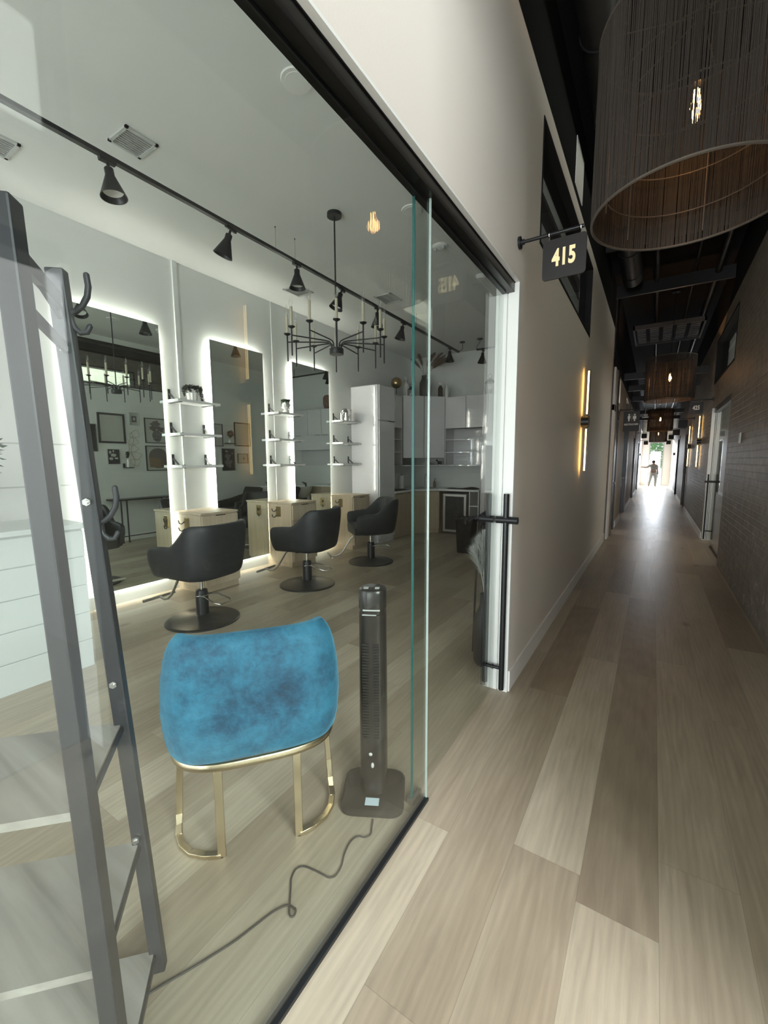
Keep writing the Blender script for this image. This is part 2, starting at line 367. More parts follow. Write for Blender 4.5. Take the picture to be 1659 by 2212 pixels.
def text_mesh(s, size, m, name, parent, mat4, ext=.002, off=0, sx=1, align='CENTER', label=None):
    cu = bpy.data.curves.new(name, 'FONT'); cu.body = s; cu.size = size; cu.extrude = ext; cu.offset = off; cu.align_x = align; cu.align_y = 'CENTER'; cu.space_character = 1.08
    tmp = bpy.data.objects.new('tmp', cu); C.objects.link(tmp)
    bpy.context.view_layer.update()
    me = bpy.data.meshes.new_from_object(tmp.evaluated_get(bpy.context.evaluated_depsgraph_get()))
    bpy.data.objects.remove(tmp); me.transform(Matrix.Diagonal((sx, 1, 1, 1))); me.transform(mat4)
    me.materials.clear(); me.materials.append(M[m])
    o = bpy.data.objects.new(name, me); C.objects.link(o); o.parent = parent
    if label: o['label'] = label
    return o

# ------------------------------------------------------------------ camera
cam = bpy.data.cameras.new('camera'); co = bpy.data.objects.new('camera', cam); C.objects.link(co)
r_ = Vector((.8446136, .53535454, -.00483588)); u_ = Vector((-.05921995, .10239925, .99297905)); f_ = Vector((-.53209103, .83839723, -.11819147))
co.matrix_world = Matrix(((r_.x, u_.x, -f_.x, 0), (r_.y, u_.y, -f_.y, 0), (r_.z, u_.z, -f_.z, 1.45), (0, 0, 0, 1)))
cam.sensor_fit = 'HORIZONTAL'; cam.sensor_width = 36; cam.lens = 36*913.6/1659; cam.clip_start = .02; cam.clip_end = 200
SC.camera = co

# ------------------------------------------------------------------ the shell
XL, XM, XG = -4.62, -4.56, -.745      # mirror wall, mirror plane, shop-front glass
XC, XR = -.70, .82                    # corridor faces
ZC, ZB = 3.66, 4.35                   # salon ceiling, black corridor ceiling
YK = 8.42                             # kitchen wall
YE = 29.3
struct('floor', B().box(-4.75, 6.0, -6.2, YE+.1, -.06, 0), 'floor')
struct('wall_left', B().box(XL-.12, XL, -3.2, YK+.1, 0, ZC+.05), 'salonwall')
struct('wall_back', B().box(XL, -.82, YK, YK+.12, 0, ZC+.05), 'salonwall')
b = B(); wall_holes(b, 1, -3.3, -3.18, XL, -.70, 0, ZC+.05, [(-4.3, -1.1, .0, 2.7)]); struct('wall_front', b, 'salonwall')
struct('ceiling', B().box(XL-.1, -.82, -3.3, YK+.1, ZC, ZC+.1), 'ceil')
# partition between salon and corridor: clerestory window at 2.97..5.46
b = B(); wall_holes(b, 0, -.82, XC, 2.55, 8.55, 0, 3.71, [(2.97, 5.46, 2.83, 3.57)])
b.box(-.82, XC, -6.2, 2.55, 2.46, 3.71)
struct('wall_middle', b, 'plaster')
b = B(); wall_holes(b, 0, -.832, -.8205, 2.55, YK, 0, ZC, [(2.97, 5.46, 2.83, 3.57)]); b.box(-.832, -.8205, -3.2, 2.55, 2.46, ZC); struct('wall_gallery', b, 'salonwall')
b = B(); b.box(-.82, XC+.004, -6.2, 8.6, 3.71, ZB); struct('trim_1', b, 'black')
# beyond the salon: left side of corridor
b = B(); wall_holes(b, 0, -.82, -.66, 8.75, YE, 0, 3.1, [(9.15, 10.1, 0, 2.35), (11.95, 13.6, 0, 2.35), (17.6, 19.0, 0, 2.35), (23, 24.4, 0, 2.35), (9.2, 10.05, 2.6, 3.05), (12.2, 14.6, 2.55, 3.0)])
struct('wall_middle', b, 'plaster')
b = B(); b.box(-.82, -.69, 8.55, 8.75, 0, ZB); b.box(-.84, -.65, 8.75, 10.15, 2.35, 2.45)
for y in (9.1, 13.65, 19.05, 24.45): b.box(-.83, -.64, y, y+.35, 0, 3.1)
struct('trim_2', b, 'brown')
b = B(); b.box(-.84, -.66, 8.75, YE, 3.1, ZB); struct('trim_3', b, 'black')
for i, (y0, y1) in enumerate(((9.15, 10.1), (11.95, 13.6), (17.6, 19.0), (23, 24.4))):
    b = B(); b.box(-1.9, -1.84, y0-.6, y1+.6, 0, 2.9); b.box(-1.84, -.82, y0-.66, y0-.6, 0, 2.9); b.box(-1.84, -.82, y1+.6, y1+.66, 0, 2.9); b.box(-1.9, -.82, y0-.66, y1+.66, 2.9, 2.96)
    struct('wall_side', b, 'plaster')
# right wall, limewashed dark brick
b = B(); holes = [(-5.2, .94, 0, 2.42), (-3.2, .97, 2.86, 3.42), (2.9, 5.24, 3.02, 3.44), (7.35, 9.62, 0, 2.36), (7.35, 9.6, 2.78, 3.48), (15.2, 16.9, 0, 2.3), (20.5, 22, 0, 2.3)]
wall_holes(b, 0, XR, XR+.14, -6.2, YE, 0, 3.72, holes); struct('wall_right', b, 'brick')
b = B(); b.box(XR+.004, XR+.14, -6.2, YE, 3.72, ZB); struct('trim_4', b, 'black')
struct('ceiling', B().box(-.84, XR+.14, -6.2, YE, ZB, ZB+.1), 'black')
# dark reveals round the clerestories
def frame_x(b, x0, x1, y0, y1, z0, z1, w):
    b.box(x0, x1, y0, y1, z0, z0+w); b.box(x0, x1, y0, y1, z1-w, z1); b.box(x0, x1, y0, y0+w, z0+w, z1-w); b.box(x0, x1, y1-w, y1, z0+w, z1-w)
for i, (x0, x1, y0, y1, z0, z1, w) in enumerate(((-.825, -.695, 2.97, 5.46, 2.83, 3.57, .018), (XR-.004, XR+.16, -3.2, 1.02, 2.82, 3.46, .05), (XR-.004, XR+.16, 2.9, 5.26, 3.0, 3.46, .03), (XR-.004, XR+.16, 7.35, 9.62, 2.76, 3.50, .03))):
    b = B(); frame_x(b, x0, x1, y0, y1, z0, z1, w)
    if i == 0:
        b.box(-.89, -.834, 2.62, 6.0, 3.38, 3.48)           # dark beam along the salon side over the window
    w_ = struct('window_%d' % (i+1), b, 'black')
    xm = (x0+x1)/2
    g = B().box(xm-.004, xm+.004, y0+w, y1-w, z0+w, z1-w); part(w_, 'window_pane', g, 'glass1', smooth=False)
# end wall with glazed door
b = B(); wall_holes(b, 1, YE, YE+.14, -.82, XR+.14, 0, ZB, [(-.27, .45, 0, 2.5)]); struct('wall_end', b, 'plaster')
b = B(); b.box(-.27, .45, YE, YE+.1, 2.44, 2.5); b.box(-.27, -.22, YE, YE+.1, 0, 2.44); b.box(.40, .45, YE, YE+.1, 0, 2.44)
for z in (1.05, 2.03): b.box(-.22, .40, YE+.02, YE+.07, z, z+.035)
d = struct('door_1', b, 'steel'); part(d, 'door_glass', B().box(-.22, .40, YE+.04, YE+.046, 0.01, 2.44), 'glass1', smooth=False)
# back end of the corridor (behind the camera): entrance with daylight
b = B(); wall_holes(b, 1, -6.3, -6.2, -.82, XR+.14, 0, ZB, [(-.6, .7, 0, 2.6)]); struct('wall_entrance', b, 'plaster')
# opposite suites on the right
def suite(y0, y1, x1, zc, win=None, m='salonwall'):
    b = B(); b.box(XR+.14, x1, y0-.1, y0, 0, zc); b.box(XR+.14, x1, y1, y1+.1, 0, zc)
    if win: wall_holes(b, 0, x1, x1+.1, y0-.1, y1+.1, 0, zc, win)
    else: b.box(x1, x1+.1, y0-.1, y1+.1, 0, zc)
    struct('wall_suite', b, m)
    struct('ceiling', B().box(XR+.14, x1+.1, y0-.1, y1+.1, zc, zc+.1), 'ceil')
suite(-5.3, 1.4, 5.6, 6.7, [(-4.9, -.3, 2.2, 6.4)], 'suitew')  # loft height and high window invented to brighten the mirrored clerestory
struct('wall_suite', B().box(XR+.10, XR+.16, -5.4, 1.5, ZB, 6.7), 'salonwall')  # upper wall added for the invented loft height
struct('floor', B().box(XR+.145, 5.6, -5.3, 1.4, 0, .004), 'grey_floor')
suite(2.4, 6.2, 4.2, 3.66)
suite(6.9, 10.4, 4.2, 3.66)
suite(14.9, 17.2, 3.0, 3.0)
# baseboards
struct('baseboard_middle', B().box(XC, XC+.012, 2.552, 8.55, 0, .135), 'trimw', bev=.002)
struct('baseboard_left', B().box(XL, XL+.014, -3, 6.2, 0, .13), 'trimw', bev=.002)
b = B(); b.box(-.66, -.645, 10.45, 11.95, 0, .13); b.box(-.66, -.645, 14, 17.6, 0, .13); b.box(-.66, -.645, 19.4, 23, 0, .13); struct('baseboard_middle', b, 'trimw')
b = B(); b.box(XR-.014, XR, 9.7, 15.2, 0, .12); b.box(XR-.014, XR, 16.95, 20.5, 0, .12); b.box(XR-.014, XR, 22, YE, 0, .12); struct('baseboard_right', b, 'trimw')
struct('baseboard_gallery', B().box(-.845, -.832, 2.56, YK, 0, .12), 'trimw')
# vertical battens on the mirror wall
struct('trim_5', B().box(XL, XL+.022, 2.925, 2.975, .9, ZC), 'salonwall')
struct('trim_6', B().box(XL, XL+.007, 4.36, 4.40, .9, ZC), 'salonwall')
for z in (1.24, 1.615): struct('trim_7', B().box(XL, XL+.004, .4, 1.83, z, z+.012), 'vent')
# jamb + header trim of the shop front
b = B(); b.box(-.83, -.765, 2.535, 2.56, 0, 2.46); b.box(-.758, -.698, 2.535, 2.56, 0, 2.46); b.box(-.765, -.758, 2.545, 2.56, 0, 2.46)
struct('trim_8', b, 'jamb', bev=.0015)
b = B(); b.box(-.722, -.698, -3.2, 2.545, 2.452, 2.462); struct('trim_9', b, 'trimw')

# ------------------------------------------------------------------ shop-front glass
t = T('sliding_door_track', 'black metal sliding door track running above the glass shopfront', 'door track', (-.757, 2.0, 2.40))
b = B(); b.box(-.795, -.724, -3.2, 2.548, 2.402, 2.462); part(t, 'track_rail', b, 'track', True, smooth=False, bev=.002)
b = B(); b.box(-.7235, -.7195, -3.2, 2.54, 2.45, 2.46); b.box(-.768, -.762, -3.2, 2.5, 2.394, 2.403); part(t, 'track_lip', b, 'blkm', True, smooth=False)
t = T('glass_panel', 'tall fixed clear glass shopfront panel in a black floor channel', 'glass panel', (-.745, .2, 0))
b = B(); b.box(-.749, -.741, -3.1, 1.4975, .012, 2.425); part(t, 'pane', b, 'glass', True, smooth=False)
b = B(); b.box(-.749, -.741, 1.498, 1.501, .012, 2.425); part(t, 'pane_edge', b, 'edgel', True, smooth=False)
b = B(); b.box(-.7565, -.733, -3.1, 1.503, 0, .013); part(t, 'floor_channel', b, 'blkm', True, smooth=False)
b = B(); b.box(-.754, -.7515, -3.1, 1.50, .013, .030); part(t, 'silicone_bead', b, 'steel', True, smooth=False)
t = T('sliding_glass_door', 'closed clear sliding glass door with green edge between fixed panel and white jamb', 'door', (-.79, 2.0, 0))
b = B(); b.box(-.7955, -.7855, 1.4585, 2.548, .012, 2.425); part(t, 'pane', b, 'glass', True, smooth=False)
b = B(); b.box(-.7957, -.7853, 1.4555, 1.4583, .012, 2.425); part(t, 'pane_edge', b, 'edge', True, smooth=False)
h = B(); h.cyl((-.726, 2.50, .03), (-.726, 2.50, 1.257), .0165); part(t, 'outer_pull_bar', h, 'blkm', True)
h = B(); h.cyl((-.832, 2.50, .055), (-.832, 2.50, 1.255), .0165); part(t, 'inner_pull_bar', h, 'blkm', True)
h = B(); h.cyl((-.655, 2.50, 1.10), (-.784, 2.50, 1.10), .0215); h.cyl((-.797, 2.50, 1.10), (-.878, 2.50, 1.10), .0215); part(t, 'lock_bar', h, 'blkm', True)
h = B(); h.cyl((-.724, 2.50, .168), (-.84, 2.50, .168), .011); h.cyl((-.78, 2.50, .168), (-.784, 2.50, .168), .016); part(t, 'lower_standoff', h, 'blkm', True)
g = B(); g.box(-.805, -.776, 1.44, 1.52, 0, .022); g.box(-.800, -.796, 1.442, 1.518, .022, .03); g.box(-.785, -.781, 1.442, 1.518, .022, .03)
solo('floor_guide', 'small chrome floor guide block at the corner of the glass panels', 'door guide', g, 'steel', smooth=False)

# ------------------------------------------------------------------ 415 sign
def hanging_sign(loc, label, L=.33, w=.215, h=.20, gx=.13, txt=None, m='goldpaint', side=1, size=.115):
    t = T('hanging_sign', label, 'sign', loc)
    b = B(); b.cyl((0, 0, 0), (side*.012, 0, 0), .032); b.cyl((side*.012, 0, 0), (side*.03, 0, 0), .014); b.cyl((side*.02, 0, 0), (side*L, 0, 0), .009); part(t, 'bracket', b, 'blkm')
    for x in (gx+.03, gx+w-.03): part(t, 'hook', B().tube([(side*x, -.006, -.012), (side*x, -.010, 0), (side*x, 0, .010), (side*x, .010, 0), (side*x, .006, -.03), (side*x, 0, -.034), (side*x, -.006, -.03)], .002, 6), 'steel')
    xa, xb = sorted((side*gx, side*(gx+w)))
    b = B().prism(rrect((xa+xb)/2, -.03-h/2, w, h, .018), 1, -.005, .005); pn = part(t, 'sign_panel', b, 'signb', smooth=False)
    if txt:
        text_mesh(txt, size, m, 'number', pn, Matrix.Translation(((xa+xb)/2, -.0065, -.03-h*.5)) @ Matrix.Rotation(PI/2, 4, 'X'), .001, .0045, .64)
    return t
s415 = hanging_sign((XC, 2.505, 2.642), 'black square hanging sign reading 415 in gold beside the white wall', txt='415')
s = hanging_sign((XR, 9.5, 2.51), 'black hanging sign reading 425 on the dark right wall', L=.34, w=.20, h=.21, gx=.14, txt='425', m='signw', side=-1, size=.10)
s = T('hanging_sign', 'black hanging restroom sign with two white figures on left wall', 'sign', (-.66, 10.27, 2.49))
b = B(); b.cyl((0, 0, 0), (.012, 0, 0), .03); b.cyl((0, 0, 0), (.36, 0, 0), .009); part(s, 'bracket', b, 'blkm')
pn = part(s, 'sign_panel', B().prism(rrect(.215, -.235, .29, .41, .02), 1, -.005, .005), 'signb', smooth=False)
b = B()
for x in (.17, .27):
    b.prism(arc(x, -.10, .016, 0, 360, 12)[:-1], 1, -.007, -.005)
    b.prism([(x-.026, -.125), (x+.026, -.125), (x+.020 if x < .2 else x+.032, -.19), (x+.012, -.19), (x+.012, -.235), (x-.012, -.235), (x-.012, -.19), (x-.020 if x < .2 else x-.032, -.19)], 1, -.007, -.005)
b.box(.2185, .2215, -.007, -.005, -.24, -.09); part(pn, 'pictogram', b, 'signw', smooth=False)
text_mesh('RESTROOMS', .05, 'signw', 'lettering', pn, Matrix.Translation((.215, -.0065, -.30)) @ Matrix.Rotation(PI/2, 4, 'X'), .001, .001, .85)
for i, (x, y, z, side, lab) in enumerate(((-.66, 21.5, 2.62, 1, 'small blank black hanging sign far along the left wall'), (-.66, 26.5, 2.5, 1, 'smallest black hanging sign on left wall near end door'), (XR, 13.6, 2.52, -1, 'black hanging sign behind the 425 sign on right wall'), (XR, 17.6, 2.52, -1, 'black hanging sign beyond the wall lights on right wall'), (XR, 22.8, 2.6, -1, 'small black hanging sign far along the right wall'), (XR, 26.6, 2.5, -1, 'smallest black hanging sign on right wall near end door'))):
    hanging_sign((x, y, z), lab, L=.34, w=.2, h=.2, gx=.14, side=side)

# ------------------------------------------------------------------ wall sconces
def sconce(loc, side, label):
    t = T('wall_sconce', label, 'wall light', loc, group='twin bar corridor sconces')
    b = B(); b.cyl((0, 0, .545), (side*.075, 0, .545), .062, seg=24); part(t, 'round_mount', b, 'blkm')
    for z0, z1 in ((0, .475), (.615, 1.09)):
        o = part(t, 'light_bar', B().box(*sorted((side*.048, side*.068)), -.016, .016, z0, z1), 'blkm', smooth=False)
        part(o, 'led_back', B().box(*sorted((side*.044, side*.0478)), -.013, .013, z0+.01, z1-.01), 'ledw', smooth=False)
        e = B(); e.box(*sorted((side*.050, side*.060)), -.0185, -.0162, z0+.01, z1-.01); e.box(*sorted((side*.050, side*.060)), .0162, .0185, z0+.01, z1-.01)
        part(o, 'led_edge', e, 'ledh', smooth=False)
    return t
sconce((XC, 5.17, 1.33), 1, 'glowing twin bar black wall sconce on white left wall')
sconce((XR, 1.93, 1.36), -1, 'twin bar wall sconce on right wall mirrored in glass front')
sconce((XR, 11.35, 1.30), -1, 'glowing twin bar wall sconce nearest on the dark right wall')
sconce((XR, 14.3, 1.28), -1, 'glowing twin bar wall sconce second along right wall')
sconce((XR, 24.6, 1.2), -1, 'tiny far glowing twin bar sconce on right wall')
sconce((-.66, 25.3, 1.2), 1, 'tiny far glowing twin bar sconce on left wall')

# ------------------------------------------------------------------ drum chandeliers
def drum(loc, label):
    Rr, h = .37, .72
    t = T('drum_chandelier', label, 'pendant lamp', loc, group='string drum pendants along the corridor ceiling')
    t2 = B()
    def ring(b, r, z, w=.004, n=64): b.tube([(r*math.cos(2*PI*k/n), r*math.sin(2*PI*k/n), z) for k in range(n)], w, 6, close=True)
    for r, z, w in ((Rr, 0, .006), (Rr, h, .006), (Rr-.05, .13, .003), (Rr-.05, .30, .003), (Rr-.05, .5, .003)): ring(t2, r, z, w)
    for k in range(6):
        a = 2*PI*k/6+.3; c, s_ = math.cos(a), math.sin(a)
        t2.tube([((Rr-.05)*c, (Rr-.05)*s_, .02), ((Rr-.05)*c, (Rr-.05)*s_, h)], .003, 5); t2.tube([(Rr*c, Rr*s_, h), (.03*c, .03*s_, h)], .003, 5)
    part(t, 'wire_frame', t2, 'wire')
    b = B(); n = 1500
    for k in range(n):
        a = 2*PI*(k+random.uniform(-.35, .35))/n; rr = Rr+random.uniform(-.003, .003); w = .0010
        x, y = rr*math.cos(a), rr*math.sin(a); tx, ty = -math.sin(a)*w, math.cos(a)*w; nx, ny = math.cos(a)*w, math.sin(a)*w
        dx = random.uniform(-.004, .004)
        v = []
        for z, q in ((0, dx), (h, 0)): v += [(x-tx+q, y-ty, z), (x+tx+q, y+ty, z), (x+nx+q, y+ny, z)]
        b.add(v, [(0, 1, 4, 3), (1, 2, 5, 4), (2, 0, 3, 5)])
    o = part(t, 'string_shade', b, 'string', smooth=False); o['kind'] = 'stuff'
    b = B(); b.cyl((0, 0, .47), (0, 0, .55), .022); b.cyl((0, 0, .55), (0, 0, ZB-loc[2]-.02), .005, seg=8); b.cyl((0, 0, ZB-loc[2]-.02), (0, 0, ZB-loc[2]), .06); part(t, 'socket_and_cord', b, 'blkm')
    b = B().lathe([(.012, .48), (.016, .46), (.033, .42), (.042, .38), (.038, .345), (.020, .322), (.004, .315)], seg=18); bu = part(t, 'bulb', b, 'bulbg')
    b = B()
    for k in range(4):
        a = PI/2*k+.4; b.tube([(.008*math.cos(a), .008*math.sin(a), .45), (.018*math.cos(a), .018*math.sin(a), .38), (.010*math.cos(a), .010*math.sin(a), .345)], .0035, 6)
    part(bu, 'filament', b, 'fil')
    return t
drums = [((.059, 2.335, 2.52), 'large string drum pendant lamp nearest the camera'), ((.15, 9.15, 2.50), 'string drum pendant beyond the nearest one, bulb glowing'), ((.10, 17.5, 2.45), 'third string drum pendant far down the corridor'), ((.10, 25.0, 2.35), 'last string drum pendant just before the end door')]
d0 = drum(*drums[0])
for L_, lb in drums[1:]:
    d = dup(d0, L_, label=lb)
for (x, y, z), e in zip([d_[0] for d_ in drums], (1.6, 16, 14, 10)):
    li = bpy.data.lights.new('bulb_light', 'POINT'); li.energy = e; li.color = (1, .50, .20); li.shadow_soft_size = .035
    o = bpy.data.objects.new('bulb_light', li); C.objects.link(o); o.location = (x, y, z+.375)

# ------------------------------------------------------------------ corridor ceiling: ducts, pipes, joists
b = B(); b.cyl((-.42, -2, 4.1), (-.42, 7.5, 4.1), .13, seg=24)
for k in range(12): b.tube([(-.42+.134*math.cos(2*PI*j/20), -1.6+k*.8, 4.1+.134*math.sin(2*PI*j/20)) for j in range(20)], .006, 5, close=True)
solo('air_duct', 'round black air duct under the dark corridor ceiling', 'duct', b, 'duct')
for i, (x, z, r) in enumerate(((-.12, 4.18, .03), (.35, 4.22, .02), (.62, 4.15, .04))):
    solo('ceiling_pipe', ('middle-width black pipe near centre of the dark corridor ceiling', 'thinnest black pipe along the dark corridor ceiling', 'thick black pipe along right side of dark corridor ceiling')[i], 'pipe', B().cyl((x, -2, z), (x, 28, z), r, seg=12), 'duct')
for k, y in enumerate((6.2, 8.0, 10.9, 12.7, 14.9, 19.2, 22)):
    b = B(); b.box(-.66, XR, y, y+.05, 4.02 if k < 2 else 3.2, 4.10 if k < 2 else 3.3); b.box(-.66, XR, y+.01, y+.04, 4.10 if k < 2 else 3.3, 4.2 if k < 2 else 3.34)
    solo('ceiling_joist', None, 'joist', b, 'duct', smooth=False)
    o = C.objects[-1]; o['label'] = 'black steel joist crossing the dark corridor ceiling'; o['group'] = 'joists crossing the corridor ceiling'
b = B()
for j in range(9):
    for k in range(5): b.box(-.44+.22*k, -.29+.22*k, 10.0+.14*j, 10.09+.14*j, 4.0, 4.02)
b.box(-.5, .66, 9.95, 9.98, 3.98, 4.06); b.box(-.5, .66, 11.3, 11.33, 3.98, 4.06); b.box(-.5, -.47, 9.95, 11.33, 3.98, 4.06); b.box(.63, .66, 9.95, 11.33, 3.98, 4.06)
solo('ceiling_grille', 'grid of dark slats set in the dark corridor ceiling', 'grille', b, 'slat', smooth=False)
b = B(); b.box(-.700, -.690, 4.10, 4.49, 3.76, 4.12); solo('wall_panel', 'small white panel above the clerestory window in black upper wall', 'panel', b, 'lens', smooth=False)
b = B(); b.box(-.43, -.24, 16.8, 16.85, 2.86, 2.9); b.cyl((-.335, 16.82, 2.9), (-.335, 16.82, ZB), .01, seg=8)
solo('strip_light', 'short white strip light hanging far along the corridor', 'light', b, 'lens', smooth=False)
solo('light_switch', 'pale light switch plate on the dark right wall', 'switch', B().box(XR-.008, XR, 6.30, 6.41, 1.64, 1.76), 'plate', bev=.002)

# ------------------------------------------------------------------ doors along the corridor
def pull_pair(x, y, z0, z1, xo, label, m='blkm', grp=None):
    t = T('door_pull', label, 'door handle', (x, y, z0))
    h_ = z1-z0
    part(t, 'front_bar', B().cyl((-xo, 0, 0), (-xo, 0, h_), .0125, seg=12), m); part(t, 'rear_bar', B().cyl((xo, 0, 0), (xo, 0, h_), .0125, seg=12), m)
    part(t, 'lock_bar', B().cyl((-xo-.05, 0, h_-.13), (xo+.05, 0, h_-.13), .017, seg=12), m); part(t, 'standoff', B().cyl((-xo, 0, .15), (xo, 0, .15), .01, seg=10), m)
    return t
t = T('sliding_glass_door', 'clear sliding glass door of suite 425 in the dark right wall', 'door', (XR+.07, 8.4, 0))
b = B(); b.box(XR+.065, XR+.075, 7.40, 9.56, .012, 2.30); part(t, 'pane', b, 'glass', True, smooth=False)
b = B(); b.box(XR+.03, XR+.11, 7.36, 9.60, 2.28, 2.355); part(t, 'track_rail', b, 'track', True, smooth=False)
b = B(); b.box(XR+.055, XR+.085, 7.40, 8.9, 0, .013); part(t, 'floor_channel', b, 'blkm', True, smooth=False)
pull_pair(XR+.07, 9.40, .04, 1.20, .06, 'black twin bar pull on suite 425 glass door')
b = B(); b.box(XR, XR+.05, 9.58, 9.63, 0, 2.36); b.box(XR+.06, XR+.14, 9.58, 9.63, 0, 2.36); struct('trim_10', b, 'jamb')
t = T('glass_door', 'clear glass front of the bright suite opposite, seen mirrored', 'door', (XR+.07, -1, 0))
part(t, 'track_rail', B().box(XR-.006, XR+.145, -5.2, .94, 2.34, 2.42), 'track', True, smooth=False)
part(t, 'pane', B().box(XR+.066, XR+.074, -5.1, .1, .01, 2.34), 'glass1', True, smooth=False)
b = B(); b.box(XR-.008, XR+.15, .925, .965, 0, 2.345); struct('trim_11', b, 'jamb')
b = B(); b.box(XR+.06, XR+.07, 15.25, 16.85, .01, 2.25); t = T('glass_door', 'far glass door with black pull on the right wall', 'door', (XR+.065, 16, 0)); part(t, 'pane', b, 'glass1', True, smooth=False)
part(t, 'frame', B().box(XR-.01, XR+.14, 15.15, 15.25, 0, 2.35).box(XR-.01, XR+.14, 16.85, 16.95, 0, 2.35).box(XR-.01, XR+.14, 15.15, 16.95, 2.25, 2.35), 'brown', True, smooth=False)
pull_pair(XR+.065, 15.45, .05, 1.35, .07, 'black twin bar pull on far right glass door')
b = B(); b.box(XR-.01, XR+.14, 20.4, 20.5, 0, 2.4); b.box(XR-.01, XR+.14, 22, 22.1, 0, 2.4); b.box(XR-.02, XR+.14, 20.4, 22.1, 2.3, 2.4); b.box(XR+.05, XR+.1, 20.5, 22, 0, 2.3); struct('door_2', b, 'brown')
for i, (y0, y1) in enumerate(((9.15, 10.1), (11.95, 13.6), (17.6, 19.0), (23, 24.4))):
    t = T('glass_door', ('dark framed glass door just past the long white wall', 'dark framed glass door beyond the restroom sign', 'third glass door down the left corridor wall', 'glass door nearest the end on left wall')[i], 'door', (-.72, (y0+y1)/2, 0))
    part(t, 'frame', B().box(-.75, -.655, y0, y0+.06, 0, 2.35).box(-.75, -.655, y1-.06, y1, 0, 2.35).box(-.75, -.655, y0+.06, y1-.06, 2.28, 2.35), 'blkm', True, smooth=False)
    part(t, 'pane', B().box(-.725, -.719, y0+.06, y1-.06, .01, 2.28), 'glass1', True, smooth=False)
    part(t, 'handle', B().box(-.66, -.61, y0+.1, y0+.22, 1.0, 1.03).cyl((-.72, y0+.12, 1.015), (-.62, y0+.12, 1.015), .012, seg=8), 'blkm', True)

# ------------------------------------------------------------------ outside the end door
solo('paving', 'sunlit pale paving outside the end door', 'ground', B().box(-6, 8, YE+.15, YE+14, -.1, -.01), 'outg', smooth=False)
for i, (x, y, s_) in enumerate(((-3.0, 42, 1.5), (.2, 42, 1.6), (3.4, 42, 1.5), (1.5, 39.4, .9), (-1.1, 39.4, .9))):
    b = B()
    for k in range(1100):
        a = random.uniform(0, 2*PI); q = random.uniform(.2, 1); rr = s_*q; zz = random.uniform(.8, 4.4); c = Vector((x+rr*math.cos(a)*.8, y+rr*math.sin(a)*.5, zz))
        d1 = Vector((random.uniform(-1, 1), random.uniform(-1, 1), random.uniform(-.6, .6))).normalized()*random.uniform(.12, .24); d2 = d1.cross(Vector((random.uniform(-1, 1), random.uniform(-1, 1), 1))).normalized()*.09
        b.add([c-d1, c+d2, c+d1, c-d2], [(0, 1, 2, 3)])
    t = T('tree', ('leafy tree at left outside the end door', 'large leafy tree centred outside the end door', 'leafy tree at far right outside the end door', 'low bush right of centre outside end door', 'low bush left of centre outside end door')[i], 'tree', (x, y, 0))
    part(t, 'foliage', b, 'hedge', True, smooth=False); part(t, 'trunk', B().tube([(x, y, 0), (x+.05, y, 1.2), (x, y, 2.4)], .09, 8, rr=[.12, .09, .05]), 'brown', True)

# ------------------------------------------------------------------ person near the end door
def skin_body(name, verts, edges, radii, m, parent, sub=1):
    me = bpy.data.meshes.new(name); me.from_pydata(verts, edges, []); o = bpy.data.objects.new(name, me); C.objects.link(o)
    md = o.modifiers.new('skin', 'SKIN'); md.use_smooth_shade = True
    for i, r in enumerate(radii):
        me.skin_vertices[0].data[i].radius = (r, r) if isinstance(r, (int, float)) else r
    me.skin_vertices[0].data[0].use_root = True
    s_ = o.modifiers.new('sub', 'SUBSURF'); s_.levels = sub; s_.render_levels = sub; me.materials.append(M[m]); o.parent = parent
    return o
p = T('person', 'person in grey top and pale trousers reaching toward left wall near end door', 'person', (.0, 27.6, 0), R(20))
V = [(0, 0, .78), (0, 0, .98), (0, .01, 1.16), (0, .01, 1.24), (0, -.01, 1.33), (-.15, 0, 1.16), (-.32, .08, 1.06), (-.50, .16, 1.08), (-.57, .19, 1.09), (.15, 0, 1.16), (.20, .03, .95), (.20, -.06, .76), (.20, -.08, .69), (-.08, 0, .72), (-.11, .05, .42), (-.13, .16, .06), (-.15, .07, .03), (.08, 0, .72), (.10, -.10, .42), (.12, -.02, .06), (.12, -.12, .03)]
E_ = [(0, 1), (1, 2), (2, 3), (3, 4), (2, 5), (5, 6), (6, 7), (7, 8), (2, 9), (9, 10), (10, 11), (11, 12), (0, 13), (13, 14), (14, 15), (15, 16), (0, 17), (17, 18), (18, 19), (19, 20)]
Rd = [(.14, .10), (.13, .09), (.13, .09), .05, .085, .055, .042, .032, .03, .055, .042, .032, .03, .085, .062, .04, .035, .085, .062, .04, .035]
if 'bpy' in globals():
    me_ = skin_body('body', V, E_, Rd, 'skin', p)
part(p, 'hair', B().sphere((0, .02, 1.37), .085, 12, 8, (1, 1, .95)), 'hair')
skin_body('shirt', [(0, 0, .80), (0, 0, .98), (0, .01, 1.17), (-.16, 0, 1.16), (-.30, .075, 1.07), (.16, 0, 1.16), (.20, .02, .99)], [(0, 1), (1, 2), (2, 3), (3, 4), (2, 5), (5, 6)], [(.155, .115), (.145, .105), (.14, .10), .065, .052, .065, .052], 'shirt', p)
skin_body('trousers', [(0, 0, .80), (-.08, 0, .72), (-.11, .05, .42), (-.13, .15, .10), (.08, 0, .72), (.10, -.10, .42), (.12, -.03, .10)], [(0, 1), (1, 2), (2, 3), (0, 4), (4, 5), (5, 6)], [(.155, .115), .098, .075, .058, .098, .075, .058], 'pants', p)

